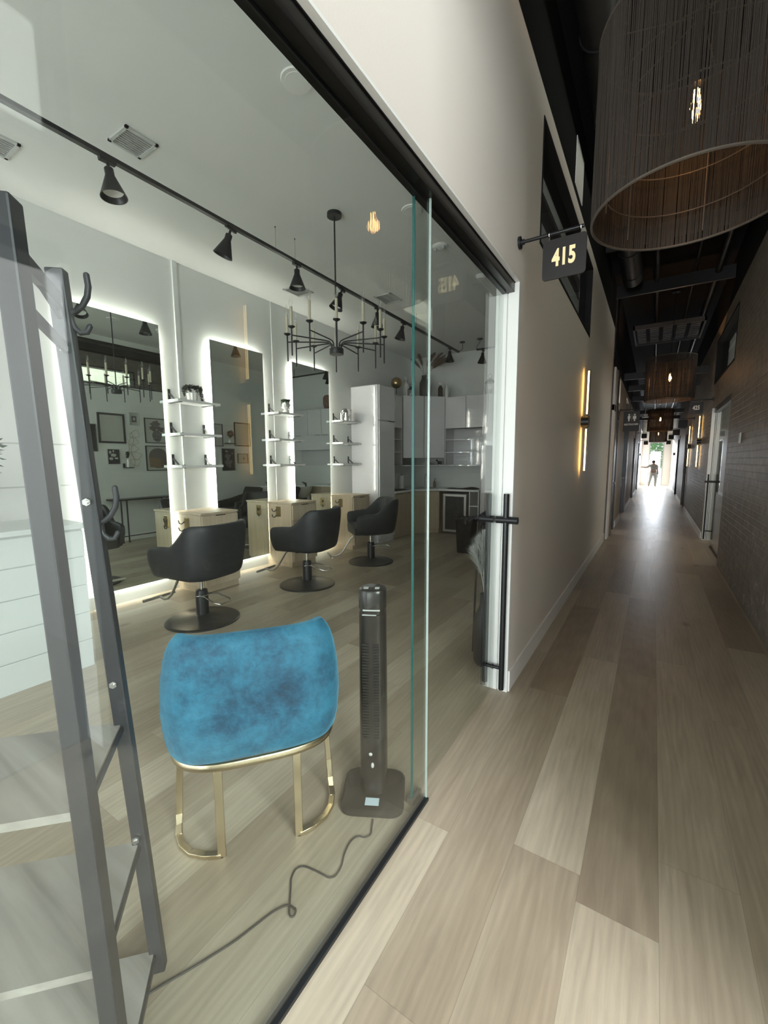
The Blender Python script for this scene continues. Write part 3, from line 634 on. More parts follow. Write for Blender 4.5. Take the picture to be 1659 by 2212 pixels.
# ------------------------------------------------------------------ LED mirrors
def led_mirror(y0, y1, label):
    t = T('led_mirror', label, 'mirror', (XM, (y0+y1)/2, .155), group='tall backlit salon mirrors')
    z0, z1 = .155, 2.91
    part(t, 'mirror_glass', B().box(XM-.006, XM, y0, y1, z0, z1), 'mirror', True, smooth=False)
    part(t, 'backing_box', B().box(XL+.002, XM-.0065, y0+.07, y1-.07, z0+.07, z1-.07), 'white', True, smooth=False)
    b = B(); e0, e1 = .040, .048
    x0, x1 = XL+.016, XL+.030
    b.box(x0, x1, y0+e0, y0+e1, z0+.05, z1-.05); b.box(x0, x1, y1-e1, y1-e0, z0+.05, z1-.05); b.box(x0, x1, y0+.05, y1-.05, z1-e1, z1-e0); b.box(x0, x1, y0+.05, y1-.05, z0+e0, z0+e1)
    part(t, 'led_strip', b, 'led', True, smooth=False)
    return t
led_mirror(1.87, 2.70, 'tall backlit mirror at left, reflecting chandelier and framed pictures')
led_mirror(3.32, 4.135, 'tall backlit mirror between the first and second drawer stations')
led_mirror(4.69, 5.52, 'tall backlit mirror nearest the tall white cabinet')

# ------------------------------------------------------------------ stations
def station(y0, y1, label):
    t = T('drawer_station', label, 'cabinet', (-4.34, (y0+y1)/2, 0), group='maple drawer stations between the mirrors')
    xf = -4.10
    b = B(); b.box(XL+.001, xf-.02, y0, y1, .07, .875); part(t, 'body', b, 'maple', True, smooth=False)
    part(t, 'plinth', B().box(XL+.001, xf-.035, y0+.006, y1-.006, 0, .07), 'mapled', True, smooth=False)
    part(t, 'top', B().box(XL+.001, xf, y0-.004, y1+.004, .878, .90), 'maple', True, smooth=False, bev=.002)
    for z0, z1 in ((.66, .865), (.08, .652)):
        d = part(t, 'drawer' if z0 > .5 else 'cabinet_door', B().box(xf-.019, xf, y0+.012, y1-.003, z0, z1), 'maple', True, smooth=False, bev=.0015)
        part(d, 'pull', B().box(xf, xf+.012, (y0+y1)/2-.06, (y0+y1)/2+.06, z1-.005, z1+.003), 'blkm', True, smooth=False)
    h_ = B(); xc = -4.36; h_.box(xc-.042, xc+.042, y0-.012, y0, .70, .84)
    o = part(t, 'tool_holder', h_, 'gold', True, smooth=False, bev=.004, label='dark bronze tool holder plate')
    for dz in (.815, .735):
        part(o, 'hook', B().tube([(xc-.03, y0-.012, dz-.02), (xc-.045, y0-.04, dz-.045), (xc-.052, y0-.062, dz-.035), (xc-.058, y0-.07, dz)], .006, 8), 'blkm', True)
    return t
station(2.77, 3.25, 'pale maple drawer station beside the leftmost mirror')
station(4.14, 4.63, 'pale maple drawer station between second and third mirrors')
station(5.53, 6.0, 'pale maple drawer station beside tall white cabinet')

# ------------------------------------------------------------------ floating shelves
def shelf(y0, y1, z, label, grp):
    t = T('wall_shelf', label, 'shelf', (XL, (y0+y1)/2, z-.016), group=grp)
    part(t, 'board', B().box(XL+.004, XL+.236, y0, y1, z-.016, z+.012), 'white', True, smooth=False, bev=.002)
    for yb in (y0+.03, y1-.09):
        b = B(); b.box(XL, XL+.006, yb, yb+.028, z+.012, z+.135)
        b.bar((XL+.004, yb+.014, z+.09), (XL+.10, yb+.014, z+.018), .028, .006); b.box(XL, XL+.215, yb, yb+.028, z+.012, z+.017)
        b.box(XL, XL+.22, yb, yb+.028, z-.022, z-.016)
        part(t, 'bracket', b, 'blkm', True, smooth=False)
    return t
for y0, y1, nm in ((2.765, 3.30, 'beside the leftmost mirror'), (4.225, 4.73, 'between second and third mirrors'), (5.65, 6.17, 'beside the tall white cabinet')):
    for z, w in ((2.13, 'top'), (1.765, 'middle'), (1.41, 'bottom')):
        shelf(y0, y1, z, '%s white bracket shelf %s' % (w, nm), 'white bracket shelves between the mirrors')

# plants and ornaments on the shelves
def leafy(b, c, d, s_, tilt=0, mi=0):
    c, d = Vector(c), Vector(d).normalized(); w = d.cross(Vector((random.uniform(-.4, .4), random.uniform(-.4, .4), 1))).normalized()*s_*.42; n_ = d.cross(w).normalized()*s_*.12
    b.add([c, c+d*s_*.5+w+n_, c+d*s_, c+d*s_*.5-w+n_], [(0, 1, 2), (0, 2, 3)], mi)
def trailing(b, c, r, strands, L, s_=.02, spread=1):
    for k in range(strands):
        a = 2*PI*k/strands+random.uniform(-.3, .3); ln = L*random.uniform(.3, 1); q = r*random.uniform(.8, 1.15)
        p = Vector((c[0], c[1], c[2])); pts = []
        for j in range(12):
            u = j/11; rad = q*min(1, u*3)+.01*u; z = .03*math.sin(min(1, u*3)*PI/2)-ln*max(0, u-.25)/.75
            pts.append(Vector((c[0]+rad*math.cos(a+.2*u), c[1]+rad*math.sin(a+.2*u), c[2]+z)))
        b.tube(pts, .0015, 4)
        for pt in pts:
            for _ in range(3): leafy(b, pt, (random.uniform(-1, 1), random.uniform(-1, 1), random.uniform(-.8, .5)), s_)
t = T('potted_plant', 'dark trailing plant in a white scalloped pot on leftmost top shelf', 'plant', (-4.47, 3.0, 2.142))
b = B(); pr = [(.045, 0), (.055, .01), (.066, .09), (.070, .13), (.062, .13), (.058, .10)]
b.rings([[((r+.004*math.cos(10*2*PI*k/60))*math.cos(2*PI*k/60), (r+.004*math.cos(10*2*PI*k/60))*math.sin(2*PI*k/60), z) for k in range(60)] for r, z in pr]); part(t, 'pot', b, 'ceramic')
b = B(); trailing(b, (0, 0, .14), .085, 30, .12, .022)
for k in range(90): leafy(b, (random.uniform(-.05, .05), random.uniform(-.05, .05), .13+random.uniform(0, .03)), (random.uniform(-1, 1), random.uniform(-1, 1), random.uniform(0, .8)), .025)
part(t, 'foliage', b, 'leafd', smooth=False)
t = T('head_planter', 'white face-shaped planter with trailing succulent on middle stack top shelf', 'planter', (-4.46, 4.44, 2.142), R(-70))
b = B(); b.lathe([(.045, 0), (.05, .012), (.034, .035), (.026, .05)], seg=20); b.sphere((0, 0, .105), .058, 18, 12, (.85, 1, 1.1)); b.sphere((0, -.055, .095), .011, 8, 6, (.8, 1, 1.7)); b.sphere((0, -.05, .07), .012, 8, 6, (1.2, .8, .5)); b.lathe([(.05, .12), (.052, .15), (.045, .152)], seg=20)
for s_ in (-1, 1): b.sphere((s_*.022, -.046, .112), .01, 8, 6, (1.2, .6, .6)); b.sphere((s_*.05, 0, .1), .012, 8, 6, (.5, 1, 1.6))
part(t, 'head_pot', b, 'ceramic')
b = B(); trailing(b, (.02, .02, .16), .06, 12, .16, .018)
for k in range(70): leafy(b, (random.uniform(-.04, .04), random.uniform(-.04, .04), .155), (random.uniform(-1, 1), random.uniform(-1, 1), random.uniform(.2, 1.2)), .035)
part(t, 'foliage', b, 'leaf', smooth=False)
t = T('elephant_figurine', 'polished silver elephant figurine on top shelf by the tall cabinet', 'figurine', (-4.48, 5.86, 2.142), R(100)); EL = t
b = B(); b.sphere((0, 0, .095), .07, 18, 12, (1.25, .8, .85)); b.sphere((.085, 0, .115), .042, 14, 10, (1, .9, 1.05))
b.tube([(.11, 0, .11), (.132, 0, .08), (.135, 0, .04), (.128, 0, .012)], .015, 10, rr=[.02, .017, .012, .008])
for sx in (-.05, .045):
    for sy in (-.032, .032): b.cyl((sx, sy, 0), (sx, sy, .09), .019, .022, 12)
for sy in (-1, 1): b.sphere((.07, sy*.04, .115), .034, 12, 8, (.7, .22, 1))
b.tube([(-.085, 0, .1), (-.1, 0, .07), (-.098, 0, .045)], .004, 6); b.v = [(x_*1.4, y_*1.4, z_*1.4) for x_, y_, z_ in b.v]; part(t, 'body', b, 'silver')

# ------------------------------------------------------------------ salon chairs
def make_chair(label):
    t = T('styling_chair', label, 'salon chair', (0, 0, 0), group='black styling chairs on round bases')
    path = []
    for k in range(7): path.append((-.295, .29-.36*k/6, k/6*.36))
    for k in range(1, 16):
        a = R(180+180*k/16); cx = .295*math.copysign(abs(math.cos(a))**.62, math.cos(a)); cy = -.07+.25*math.copysign(abs(math.sin(a))**.62, math.sin(a)); path.append((cx, cy, 0))
    for k in range(7): path.append((.295, -.07+.36*k/6, 0))
    n = len(path); rs = []
    for i, (x, y, _) in enumerate(path):
        a = path[max(i-1, 0)]; c = path[min(i+1, n-1)]; tx, ty = c[0]-a[0], c[1]-a[1]; q = math.hypot(tx, ty); nx, ny = ty/q, -tx/q   # points outward? fixed below
        if nx*x+ny*(y+.02) < 0: nx, ny = -nx, -ny
        u = min(1, max(0, (.0-y)/.20)); u = u*u*(3-2*u); top = .735+.195*u-.02*min(1, max(0, (y-.1)/.2)); lean = -.035*u
        bot = .445; th = .034
        ring = []
        for zz, o_ in ((bot, -th), (bot-.004, 0), (bot+.02, th*.8), (bot+.10, th), (bot+(top-bot)*.6, th), (top-.03, th), (top-.006, th*.6), (top, 0), (top-.006, -th*.6), (top-.03, -th), (bot+(top-bot)*.6, -th), (bot+.10, -th)):
            f = (zz-bot)/(top-bot); sh = .93+.07*min(1, f*1.6)
            ring.append(((x+nx*o_)*sh, (y+ny*o_)*sh+lean*f, zz))
        rs.append(ring)
    part(t, 'tub_shell', B().rings(rs), 'vinyl', sub=1)
    b = B()
    for z, w in ((.40, .50), (.41, .54), (.50, .55), (.525, .53), (.53, .46)): pass
    b.rings([[(x, y, z) for x, y in rrect(0, .04, w, w*.98, .07, 4)] for z, w in ((.43, .44), (.44, .52), (.54, .535), (.562, .51), (.57, .42))]); part(t, 'seat', b, 'vinyl')
    part(t, 'under_plate', B().box(-.11, .11, -.11, .13, .405, .431).box(-.2, .2, -.02, .02, .42, .44), 'blkm', smooth=False)
    part(t, 'gas_rod', B().cyl((0, 0, .25), (0, 0, .41), .014, seg=16), 'chrome')
    part(t, 'hydraulic_column', B().lathe([(.056, .015), (.056, .24), (.050, .285), (.03, .29)], seg=20), 'blkm')
    part(t, 'round_base', B().lathe([(.325, 0), (.325, .012), (.312, .018), (.30, .017), (.18, .03), (.08, .055), (.06, .06)], seg=48), 'blkp')
    b = B(); b.tube([(0, .10, .41), (0, .24, .40), (0, .30, .36), (0, .42, .18), (0, .475, .135), (0, .53, .12), (0, .59, .135)], .0125, 10)
    b.cyl((-.17, .60, .135), (.17, .60, .135), .0145, seg=12); part(t, 'footrest', b, 'steel')
    b = B(); b.tube([(-.06, 0, .235), (-.03, -.06, .24), (.03, -.06, .24), (.06, 0, .235)], .006, 8); b.tube([(-.045, -.02, .24), (-.07, -.12, .25), (-.085, -.26, .215), (-.06, -.30, .205), (.06, -.30, .205), (.085, -.26, .215), (.07, -.12, .25), (.045, -.02, .24)], .006, 8)
    part(t, 'pump_lever', b, 'chrome')
    return t
ch = make_chair('black tub salon chair nearest camera, before the leftmost mirror')
ch.location = (-3.46, 2.30, 0); ch.rotation_euler = (0, 0, R(96))
dup(ch, (-3.41, 3.66, 0), R(100), 'black tub salon chair in middle of the row')
dup(ch, (-3.41, 5.01, 0), R(140), 'black tub salon chair farthest back by the tall white cabinet')

# ------------------------------------------------------------------ kitchen corner
KF, KL, CZ = 7.82, -4.0, .90
t = T('tall_cabinet', 'tall glossy white cabinet beside the mirrors', 'cabinet', (-4.32, 6.45, 0))
part(t, 'body', B().box(XL+.002, -4.05, 6.2, 6.71, .0, 2.76), 'gloss', True, smooth=False)
for z0, z1, nm in ((2.17, 2.755, 0), (.09, 2.155, 0)):
    d = part(t, 'door', B().box(-4.04, -4.02, 6.205, 6.705, z0, z1), 'gloss', True, smooth=False, bev=.0015)
    part(d, 'pull', B().box(-4.02, -4.012, 6.5, 6.7, z0-.006 if z0 > 1 else z1, z0 if z0 > 1 else z1+.006), 'blkm', True, smooth=False)
def face_panel(a, b_, z0, z1, th=.018):                     # vertical panel between plan points
    a, b_ = Vector((*a, 0)), Vector((*b_, 0)); d = (b_-a).normalized(); n_ = Vector((d.y, -d.x, 0))
    return B().add([v+n_*o_+Vector((0, 0, z)) for z in (z0, z1) for v, o_ in ((a, 0), (b_, 0), (b_, th), (a, th))], [(0, 1, 2, 3), (4, 5, 6, 7), (0, 1, 5, 4), (1, 2, 6, 5), (2, 3, 7, 6), (3, 0, 4, 7)])
# left upper unit with open shelves
t = T('wall_cabinet', 'narrow white upper cabinet with open shelves beside tall cabinet', 'cabinet', (-4.42, 7.03, 1.36), group='white upper cabinets')
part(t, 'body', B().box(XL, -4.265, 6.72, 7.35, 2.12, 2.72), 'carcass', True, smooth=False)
d = part(t, 'door', B().box(-4.238, -4.22, 6.722, 7.347, 2.10, 2.715), 'gloss', True, smooth=False, bev=.0015); part(d, 'pull', B().box(-4.225, -4.215, 6.75, 6.95, 2.09, 2.1), 'blkm', True, smooth=False)
b = B(); b.box(XL, XL+.015, 6.72, 7.35, 1.36, 2.12); b.box(XL, -4.22, 6.72, 6.738, 1.36, 2.12); b.box(XL, -4.22, 7.332, 7.35, 1.36, 2.12)
for z in (1.36, 1.62, 1.87): b.box(XL, -4.22, 6.72, 7.35, z, z+.018)
part(t, 'open_shelves', b, 'gloss', True, smooth=False)
# corner unit
A1, A2, A3 = (-4.22, 7.352), (-3.91, 7.66), (-3.60, 7.97)
t = T('wall_cabinet', 'two-door diagonal white corner cabinet above the sink', 'cabinet', (-4.2, 8.0, 1.36), group='white upper cabinets')
poly = [(XL+.001, 7.352), (A1[0], A1[1]), (A3[0], A3[1]), (-3.60, YK-.001), (XL+.001, YK-.001)]; polb = [(XL+.001, 7.352), (A1[0]-.03, 7.352), (A3[0]-.03, A3[1]+.03), (-3.61, YK-.001), (XL+.001, YK-.001)]
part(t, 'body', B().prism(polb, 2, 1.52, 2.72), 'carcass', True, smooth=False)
for a, c in ((A1, A2), (A2, A3)):
    d = part(t, 'door', face_panel((a[0]+.004, a[1]+.004), (c[0]-.004, c[1]-.004), 1.52, 2.73), 'gloss', True, smooth=False, bev=.0015)
b = B(); b.prism(poly, 2, 1.36, 1.378); part(t, 'open_shelf', b, 'gloss', True, smooth=False)
# right-hand run on the back wall
t = T('wall_cabinet', 'white upper cabinet run with open shelves on back wall', 'cabinet', (-2.6, 8.2, 1.36), group='white upper cabinets')
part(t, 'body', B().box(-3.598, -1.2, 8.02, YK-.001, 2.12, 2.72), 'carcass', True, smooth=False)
x = -3.597
for k in range(5):
    w = .44 if k < 4 else .5
    d = part(t, 'door', B().box(x+.004, x+w-.004, 7.97, 7.99, 2.105, 2.715), 'gloss', True, smooth=False, bev=.0015); part(d, 'pull', B().box(x+(.25 if k % 2 == 0 else .05), x+(.40 if k % 2 == 0 else .20), 7.965, 7.972, 2.096, 2.104), 'blkm', True, smooth=False); x += w
b = B(); b.box(-3.598, -1.2, YK-.02, YK, 1.36, 2.12); b.box(-3.598, -3.58, 7.98, YK, 1.36, 2.12); b.box(-2.82, -2.80, 7.98, YK, 1.36, 2.12); b.box(-3.40, -2.82, YK-.05, YK-.02, 1.38, 2.1)
for z in (1.36, 1.62, 1.87): b.box(-3.598, -2.8, 7.98, YK, z, z+.018)
b.box(-2.8, -1.2, 8.0, YK, 1.75, 2.12); part(t, 'open_shelves', b, 'gloss', True, smooth=False)
solo('side_panel', 'tall glossy white panel at right end of the counter', 'panel', B().box(-2.79, -2.70, 7.86, YK-.002, 0, 1.745), 'gloss', smooth=False)
# base cabinets and counter
t = T('base_cabinet', 'pale wood base cabinet next to the tall white cabinet', 'cabinet', (-4.3, 7.1, 0), group='pale wood base cabinets')
part(t, 'body', B().box(XL+.002, KL-.04, 6.72, 7.478, .08, .86), 'mapled', True, smooth=False); part(t, 'plinth', B().box(XL+.002, KL-.07, 6.72, 7.478, 0, .08), 'mapled', True, smooth=False)
for y in (6.722, 7.104):
    d = part(t, 'door', B().box(KL-.04, KL-.02, y, y+.376, .09, .835), 'mapled', True, smooth=False, bev=.0015); part(d, 'pull', B().box(KL-.024, KL-.016, y+.1, y+.28, .836, .842), 'blkm', True, smooth=False)
D1, D2 = (KL-.03, 7.482), (-3.64, 7.83)
t = T('base_cabinet', 'diagonal pale wood corner base cabinet left of the fridge', 'cabinet', (-4.1, 8.0, 0), group='pale wood base cabinets')
part(t, 'body', B().prism([(XL+.002, 7.484), (D1[0]-.02, 7.484), (D2[0]-.02, D2[1]+.02), (D2[0], YK-.002), (XL+.002, YK-.002)], 2, 0, .86), 'mapled', True, smooth=False)
part(t, 'door', face_panel(D1, D2, .09, .84), 'mapled', True, smooth=False, bev=.0015)
t = T('base_cabinet', 'pale wood base cabinet at the right end of back wall', 'cabinet', (-2.3, 8.1, 0), group='pale wood base cabinets')
part(t, 'body', B().box(-2.68, -2.0, KF, YK-.002, 0, .86), 'mapled', True, smooth=False); part(t, 'door', B().box(-2.675, -2.345, KF-.018, KF, .08, .85).box(-2.335, -2.005, KF-.018, KF, .08, .85), 'mapled', True, smooth=False, bev=.0015)
part(t, 'top', B().box(-2.69, -1.98, KF-.03, YK-.002, .865, .90), 'marble', True, smooth=False)
solo('worktop', 'white kitchen worktop wrapping the back corner', 'worktop', B().prism([(XL, 6.72), (KL, 6.72), (KL, 7.46), (-3.64, KF-.03), (-2.80, KF-.03), (-2.80, YK), (XL, YK)], 2, .862, CZ), 'marble', smooth=False, bev=.003)
t = T('open_shelf_unit', 'small white open shelf unit under the counter beside fridge', 'shelf', (-2.9, 8.1, 0))
b = B(); b.box(-3.0, -2.985, KF, YK, 0, .86); b.box(-2.82, -2.805, KF, YK, 0, .86); b.box(-3.0, -2.805, YK-.02, YK, 0, .86)
for z in (.3, .57): b.box(-2.99, -2.81, KF+.01, YK, z, z+.018)
part(t, 'carcass', b, 'white', True, smooth=False)
t = T('drinks_fridge', 'black drinks fridge with steel-framed glass door under the counter', 'fridge', (-3.3, 8.1, 0))
part(t, 'body', B().box(-3.58, -3.03, KF+.04, YK-.03, .03, .82), 'blkp', True, smooth=False)
b = B(); fx0, fx1, fz0, fz1, yy = -3.55, -3.06, .04, .80, KF
b.box(fx0, fx1, yy, yy+.035, fz0, fz0+.045); b.box(fx0, fx1, yy, yy+.035, fz1-.045, fz1); b.box(fx0, fx0+.045, yy, yy+.035, fz0+.045, fz1-.045); b.box(fx1-.045, fx1, yy, yy+.035, fz0+.045, fz1-.045)
d = part(t, 'door', b, 'steel', True, smooth=False, bev=.002); part(d, 'door_glass', B().box(fx0+.045, fx1-.045, yy+.012, yy+.02, fz0+.045, fz1-.045), 'dark', True, smooth=False)
def blob(name, label, c, w, d_, h, m, cat, seed):
    random.seed(seed); b = B(); nx, ny = 16, 8
    vs = []; 
    for j in range(ny+1):
        for i in range(nx+1):
            u, v = i/nx, j/ny; e = (math.sin(PI*u)**.35)*(math.sin(PI*v)**.35)
            vs.append((c[0]+(u-.5)*w, c[1]+(v-.5)*d_, c[2]+e*h*(.55+.45*math.sin(5*u+seed)+random.uniform(-.12, .12))+.002))
    fs = [(j*(nx+1)+i, j*(nx+1)+i+1, (j+1)*(nx+1)+i+1, (j+1)*(nx+1)+i) for j in range(ny) for i in range(nx)]
    b.add(vs, fs); k = len(vs); b.add([(x_, y_, c[2]) for x_, y_, z_ in vs], fs)
    return solo(name, label, cat, b, m)
blob('folded_towel', 'crumpled black towel on the counter above the fridge', (-3.2, 8.0, CZ), .62, .24, .055, 'cloth', 'towel', 3)
blob('folded_towel', 'flat black towel on the counter by the tall cabinet', (-4.15, 7.05, CZ), .22, .5, .025, 'cloth', 'towel', 5)
random.seed(11)
t = T('paper_towel_roll', 'white paper towel roll standing on the corner counter', 'paper towel', (-4.28, 7.4, CZ)); part(t, 'roll', B().cyl((0, 0, .01), (0, 0, .27), .058, seg=24), 'white'); part(t, 'holder', B().cyl((0, 0, 0), (0, 0, .01), .075).cyl((0, 0, 0), (0, 0, .3), .006, seg=8), 'blkm')
t = T('kitchen_tap', 'curved dark tap over the corner sink', 'tap', (-4.05, 8.0, CZ)); part(t, 'spout', B().cyl((0, 0, 0), (0, 0, .03), .025).tube([(0, 0, .02), (0, 0, .22), (.02, -.02, .27), (.06, -.06, .29), (.10, -.10, .26), (.11, -.11, .20)], .011, 10), 'steel'); part(t, 'lever', B().cyl((.02, .02, .05), (.08, .05, .09), .007, seg=8), 'steel')
t = T('sink', 'inset steel sink in the corner worktop', 'sink', (-4.0, 7.85, CZ)); part(t, 'rim', B().prism(rrect(0, 0, .44, .32, .05), 2, .0005, .004), 'steel'); part(t, 'bowl', B().prism(rrect(0, 0, .38, .26, .04), 2, .004, .006), 'blkp')
t = T('soap_bottle', 'small brown bottle on the counter by the tap', 'bottle', (-3.9, 8.15, CZ)); part(t, 'bottle', B().lathe([(.03, 0), (.03, .12), (.012, .14), (.012, .16)], seg=14), 'ochre'); part(t, 'pump', B().cyl((0, 0, .16), (0, 0, .19), .005, seg=8).box(-.005, .04, -.006, .006, .185, .195), 'blkm')
solo('decor_box', 'small brown box on open shelf beside tall cabinet', 'box', B().box(-4.5, -4.38, 6.85, 7.0, 1.379, 1.46), 'brown', smooth=False)
t = T('dog_figurine', 'small black and silver figurine in the corner cabinet niche', 'figurine', (-3.72, 8.0, 1.379)); part(t, 'body', B().sphere((0, 0, .05), .035, 12, 8, (1.6, .8, 1)).sphere((-.06, 0, .09), .022, 10, 8).cyl((-.03, .01, 0), (-.03, .01, .05), .01).cyl((.03, .01, 0), (.03, .01, .05), .01), 'blkp')
t = T('ribbon_case', 'small grey packet under the corner cabinet', 'box', (-4.0, 7.9, 1.379)); part(t, 'case', B().box(-.07, .07, -.03, .03, 0, .05), 'vent', smooth=False)
# ornaments on top of the upper cabinets
ZT = 2.722
t = T('metal_globe', 'dark gold sphere on a stand on top of the upper cabinets', 'ornament', (-4.33, 7.30, ZT)); part(t, 'sphere', B().sphere((0, 0, .25), .105, 20, 14), 'gold'); part(t, 'stand', B().cyl((0, 0, 0), (0, 0, .15), .008, seg=8).lathe([(.05, 0), (.05, .01), (.01, .02)], seg=16), 'blkm')
def lantern(loc, label, s_=1):
    t = T('lantern', label, 'lantern', loc, group='lanterns on top of the cabinets'); b = B()
    for x_ in (-.05, .05):
        for y_ in (-.05, .05): b.box(x_*s_-.004, x_*s_+.004, y_*s_-.004, y_*s_+.004, 0, .17*s_)
    b.box(-.06*s_, .06*s_, -.06*s_, .06*s_, 0, .012); b.lathe([(.08*s_, .17*s_), (.03*s_, .23*s_), (.02*s_, .24*s_)], seg=4); b.tube([(.03*s_*math.cos(2*PI*k/12), 0, .265*s_+.03*s_*math.sin(2*PI*k/12)) for k in range(12)], .003, 5, close=True)
    part(t, 'frame', b, 'blkm', smooth=False); part(t, 'candle', B().cyl((0, 0, .012), (0, 0, .08*s_), .025*s_, seg=14), 'ceramic'); return t
t = T('bust_bottle', 'tall clear decanter with a round stopper behind the gold globe', 'bottle', (-4.30, 7.62, ZT)); part(t, 'bottle', B().lathe([(.06, 0), (.065, .15), (.06, .25), (.02, .30), (.02, .33)], seg=18), 'lens'); part(t, 'stopper', B().sphere((0, 0, .375), .042, 14, 10).cyl((0, 0, .33), (0, 0, .345), .05), 'vent')
lantern((-4.12, 7.50, ZT), 'small black lantern with candle right of the gold globe', .8)
t = T('ribbed_vase', 'tall grey ribbed vase holding brown plumes on upper cabinets', 'vase', (-4.0, 7.85, ZT)); part(t, 'vase', B().lathe([(.07, 0), (.10, .08), (.10, .30), (.05, .40), (.06, .44)], seg=24), 'rack')
def plumes(b, base, specs, w=.05):
    for (dx, dy, dz) in specs:
        b0 = Vector(base); tip = b0+Vector((dx, dy, dz)); mid = b0+Vector((dx*.35, dy*.35, dz*.65))
        pts = []
        for k in range(10):
            u = k/9; pts.append(b0*(1-u)**2+mid*2*u*(1-u)+tip*u*u)
        b.tube(pts, .003, 5)
        for k in range(480):
            u = random.uniform(.38, 1); p = b0*(1-u)**2+mid*2*u*(1-u)+tip*u*u; tg = (mid*2*(1-2*u)+tip*2*u-b0*2*(1-u)).normalized()
            s_ = math.sin(PI*min(1, max(0, (u-.38)/.62))**.8)*w+.01; d = (tg+Vector((random.uniform(-.9, .9), random.uniform(-.9, .9), random.uniform(-.6, .4)))).normalized()*s_*1.5; wv = d.cross(tg)
            if wv.length < 1e-5: continue
            wv = wv.normalized()*.0025; b.add([p-wv, p+wv, p+d], [(0, 1, 2)])
b = B(); plumes(b, (0, 0, .42), [(.45, .0, .36), (.55, .0, .28), (.25, -.05, .42), (-.12, -.05, .44), (-.26, -.08, .36), (.38, .03, .42), (.15, 0, .40), (.5, .04, .33)], .075); part(t, 'plumes', b, 'plume', smooth=False)
t = T('dark_bottle', 'dark bottle with pale stopper on the upper cabinets', 'bottle', (-3.74, 8.05, ZT)); part(t, 'bottle', B().lathe([(.05, 0), (.05, .20), (.03, .23), (.025, .25)], seg=16), 'brown'); part(t, 'stopper', B().sphere((0, 0, .29), .036, 12, 8), 'lens')
t = T('white_bottle', 'slim white bottle right of the dark bottle on cabinets', 'bottle', (-3.60, 8.05, ZT)); part(t, 'bottle', B().lathe([(.038, 0), (.038, .17), (.015, .21), (.015, .26)], seg=16), 'ceramic')
solo('storage_basket', 'large brown woven basket on right upper cabinets, seen in mirror', 'basket', B().lathe([(.11, 0), (.15, .12), (.15, .28), (.11, .33)], (-2.35, 8.2, ZT), 24), 'plume')
lantern((-2.75, 8.15, ZT), 'larger black lantern near the woven basket, seen in mirror', 1.3)

# ------------------------------------------------------------------ bins, vases by the jamb
t = T('waste_bin', 'black ribbed waste bin with bag standing near the fridge', 'bin', (-2.47, 6.35, 0))
b = B(); b.rings([[(x, y, z) for x, y in rrect(0, 0, w, w*.95, .03, 3)] for z, w in ((0, .24), (.50, .285), (.52, .30), (.545, .30))]); part(t, 'tub', b, 'bin')
b = B(); n = 40; b.rings([[((.15+.012*math.sin(k*2.3)+o_)*math.cos(2*PI*k/n)*1.02, (.145+.012*math.cos(k*1.7)+o_)*math.sin(2*PI*k/n), z+.008*math.sin(k*1.9)) for k in range(n)] for z, o_ in ((.47, .006), (.54, .008), (.565, 0), (.54, -.02), (.45, -.03))], cap=False); part(t, 'bin_bag', b, 'bin')
t = T('floor_vase', 'tall charcoal floor vase with white pampas behind the door handle', 'vase', (-.955, 2.83, 0))
part(t, 'vase', B().lathe([(.055, 0), (.072, .03), (.075, .28), (.066, .36), (.036, .43), (.03, .50), (.032, .52)], seg=24), 'vase')
b = B(); plumes(b, (0, 0, .50), [(-.05, .0, .42), (-.02, .03, .46), (-.08, -.02, .34), (.02, .04, .40), (-.03, .06, .30)], .075); part(t, 'pampas', b, 'plumew', smooth=False)
t = T('leaning_frame', 'thin dark metal frame leaning on wall behind the floor vase', 'frame', (-.97, 2.98, 0))
b = B(); b.bar((-.12, 0, 0), (-.10, 0, .88), .012, .012); b.bar((.12, 0, 0), (.12, 0, .88), .012, .012); b.bar((-.10, 0, .88), (.12, 0, .88), .012, .012); b.bar((-.12, 0, .06), (.12, 0, .06), .012, .012); part(t, 'frame', b, 'blkm', smooth=False)

# ------------------------------------------------------------------ backwash units (mirrored view, one edge seen directly)
def backwash(loc, label):
    t = T('backwash_chair', label, 'shampoo chair', loc, group='black backwash chairs')
    b = B(); b.rings([[(x, y, z) for x, y in rrect(0, .02, w, .56, .08, 4)] for z, w in ((.30, .52), (.33, .58), (.44, .58), (.46, .52))]); part(t, 'seat', b, 'vinyl')
    b = B(); b.bar((0, .28, .40), (0, .52, .88), .54, .10, up=(0, -1, .5)); part(t, 'backrest', b, 'vinyl', bev=.03)
    for s_ in (-1, 1):
        b = B(); b.prism([(-.28, .25), (.34, .25), (.42, .72), (.05, .64), (-.25, .60)], 0, s_*.285-.035, s_*.285+.035); part(t, 'armrest', b, 'vinyl', bev=.02)
    part(t, 'base', B().box(-.2, .2, -.1, .75, 0, .28), 'blkp', smooth=False)
    b = B(); b.rings([[(x*1.0, y+.78, z) for x, y in rrect(0, 0, w, w*1.05, w*.35, 5)] for z, w in ((.58, .20), (.66, .38), (.80, .50), (.88, .54), (.88, .49), (.80, .44))]); part(t, 'wash_bowl', b, 'ceramic')
    part(t, 'tap', B().cyl((0, 1.0, .86), (0, 1.0, .95), .02).cyl((0, 1.0, .94), (.0, .88, .97), .012).sphere((.05, 1.0, .93), .02), 'blkm')
    part(t, 'pedestal', B().box(-.12, .12, .66, .9, 0, .6), 'blkp', smooth=False)
    return t
bw = backwash((-1.32, 6.15, 0), 'black backwash chair nearer the pictures, seen in second mirror')
dup(bw, (-1.995, 6.68, 0), None, 'black backwash chair with white basin beside the waste bin')
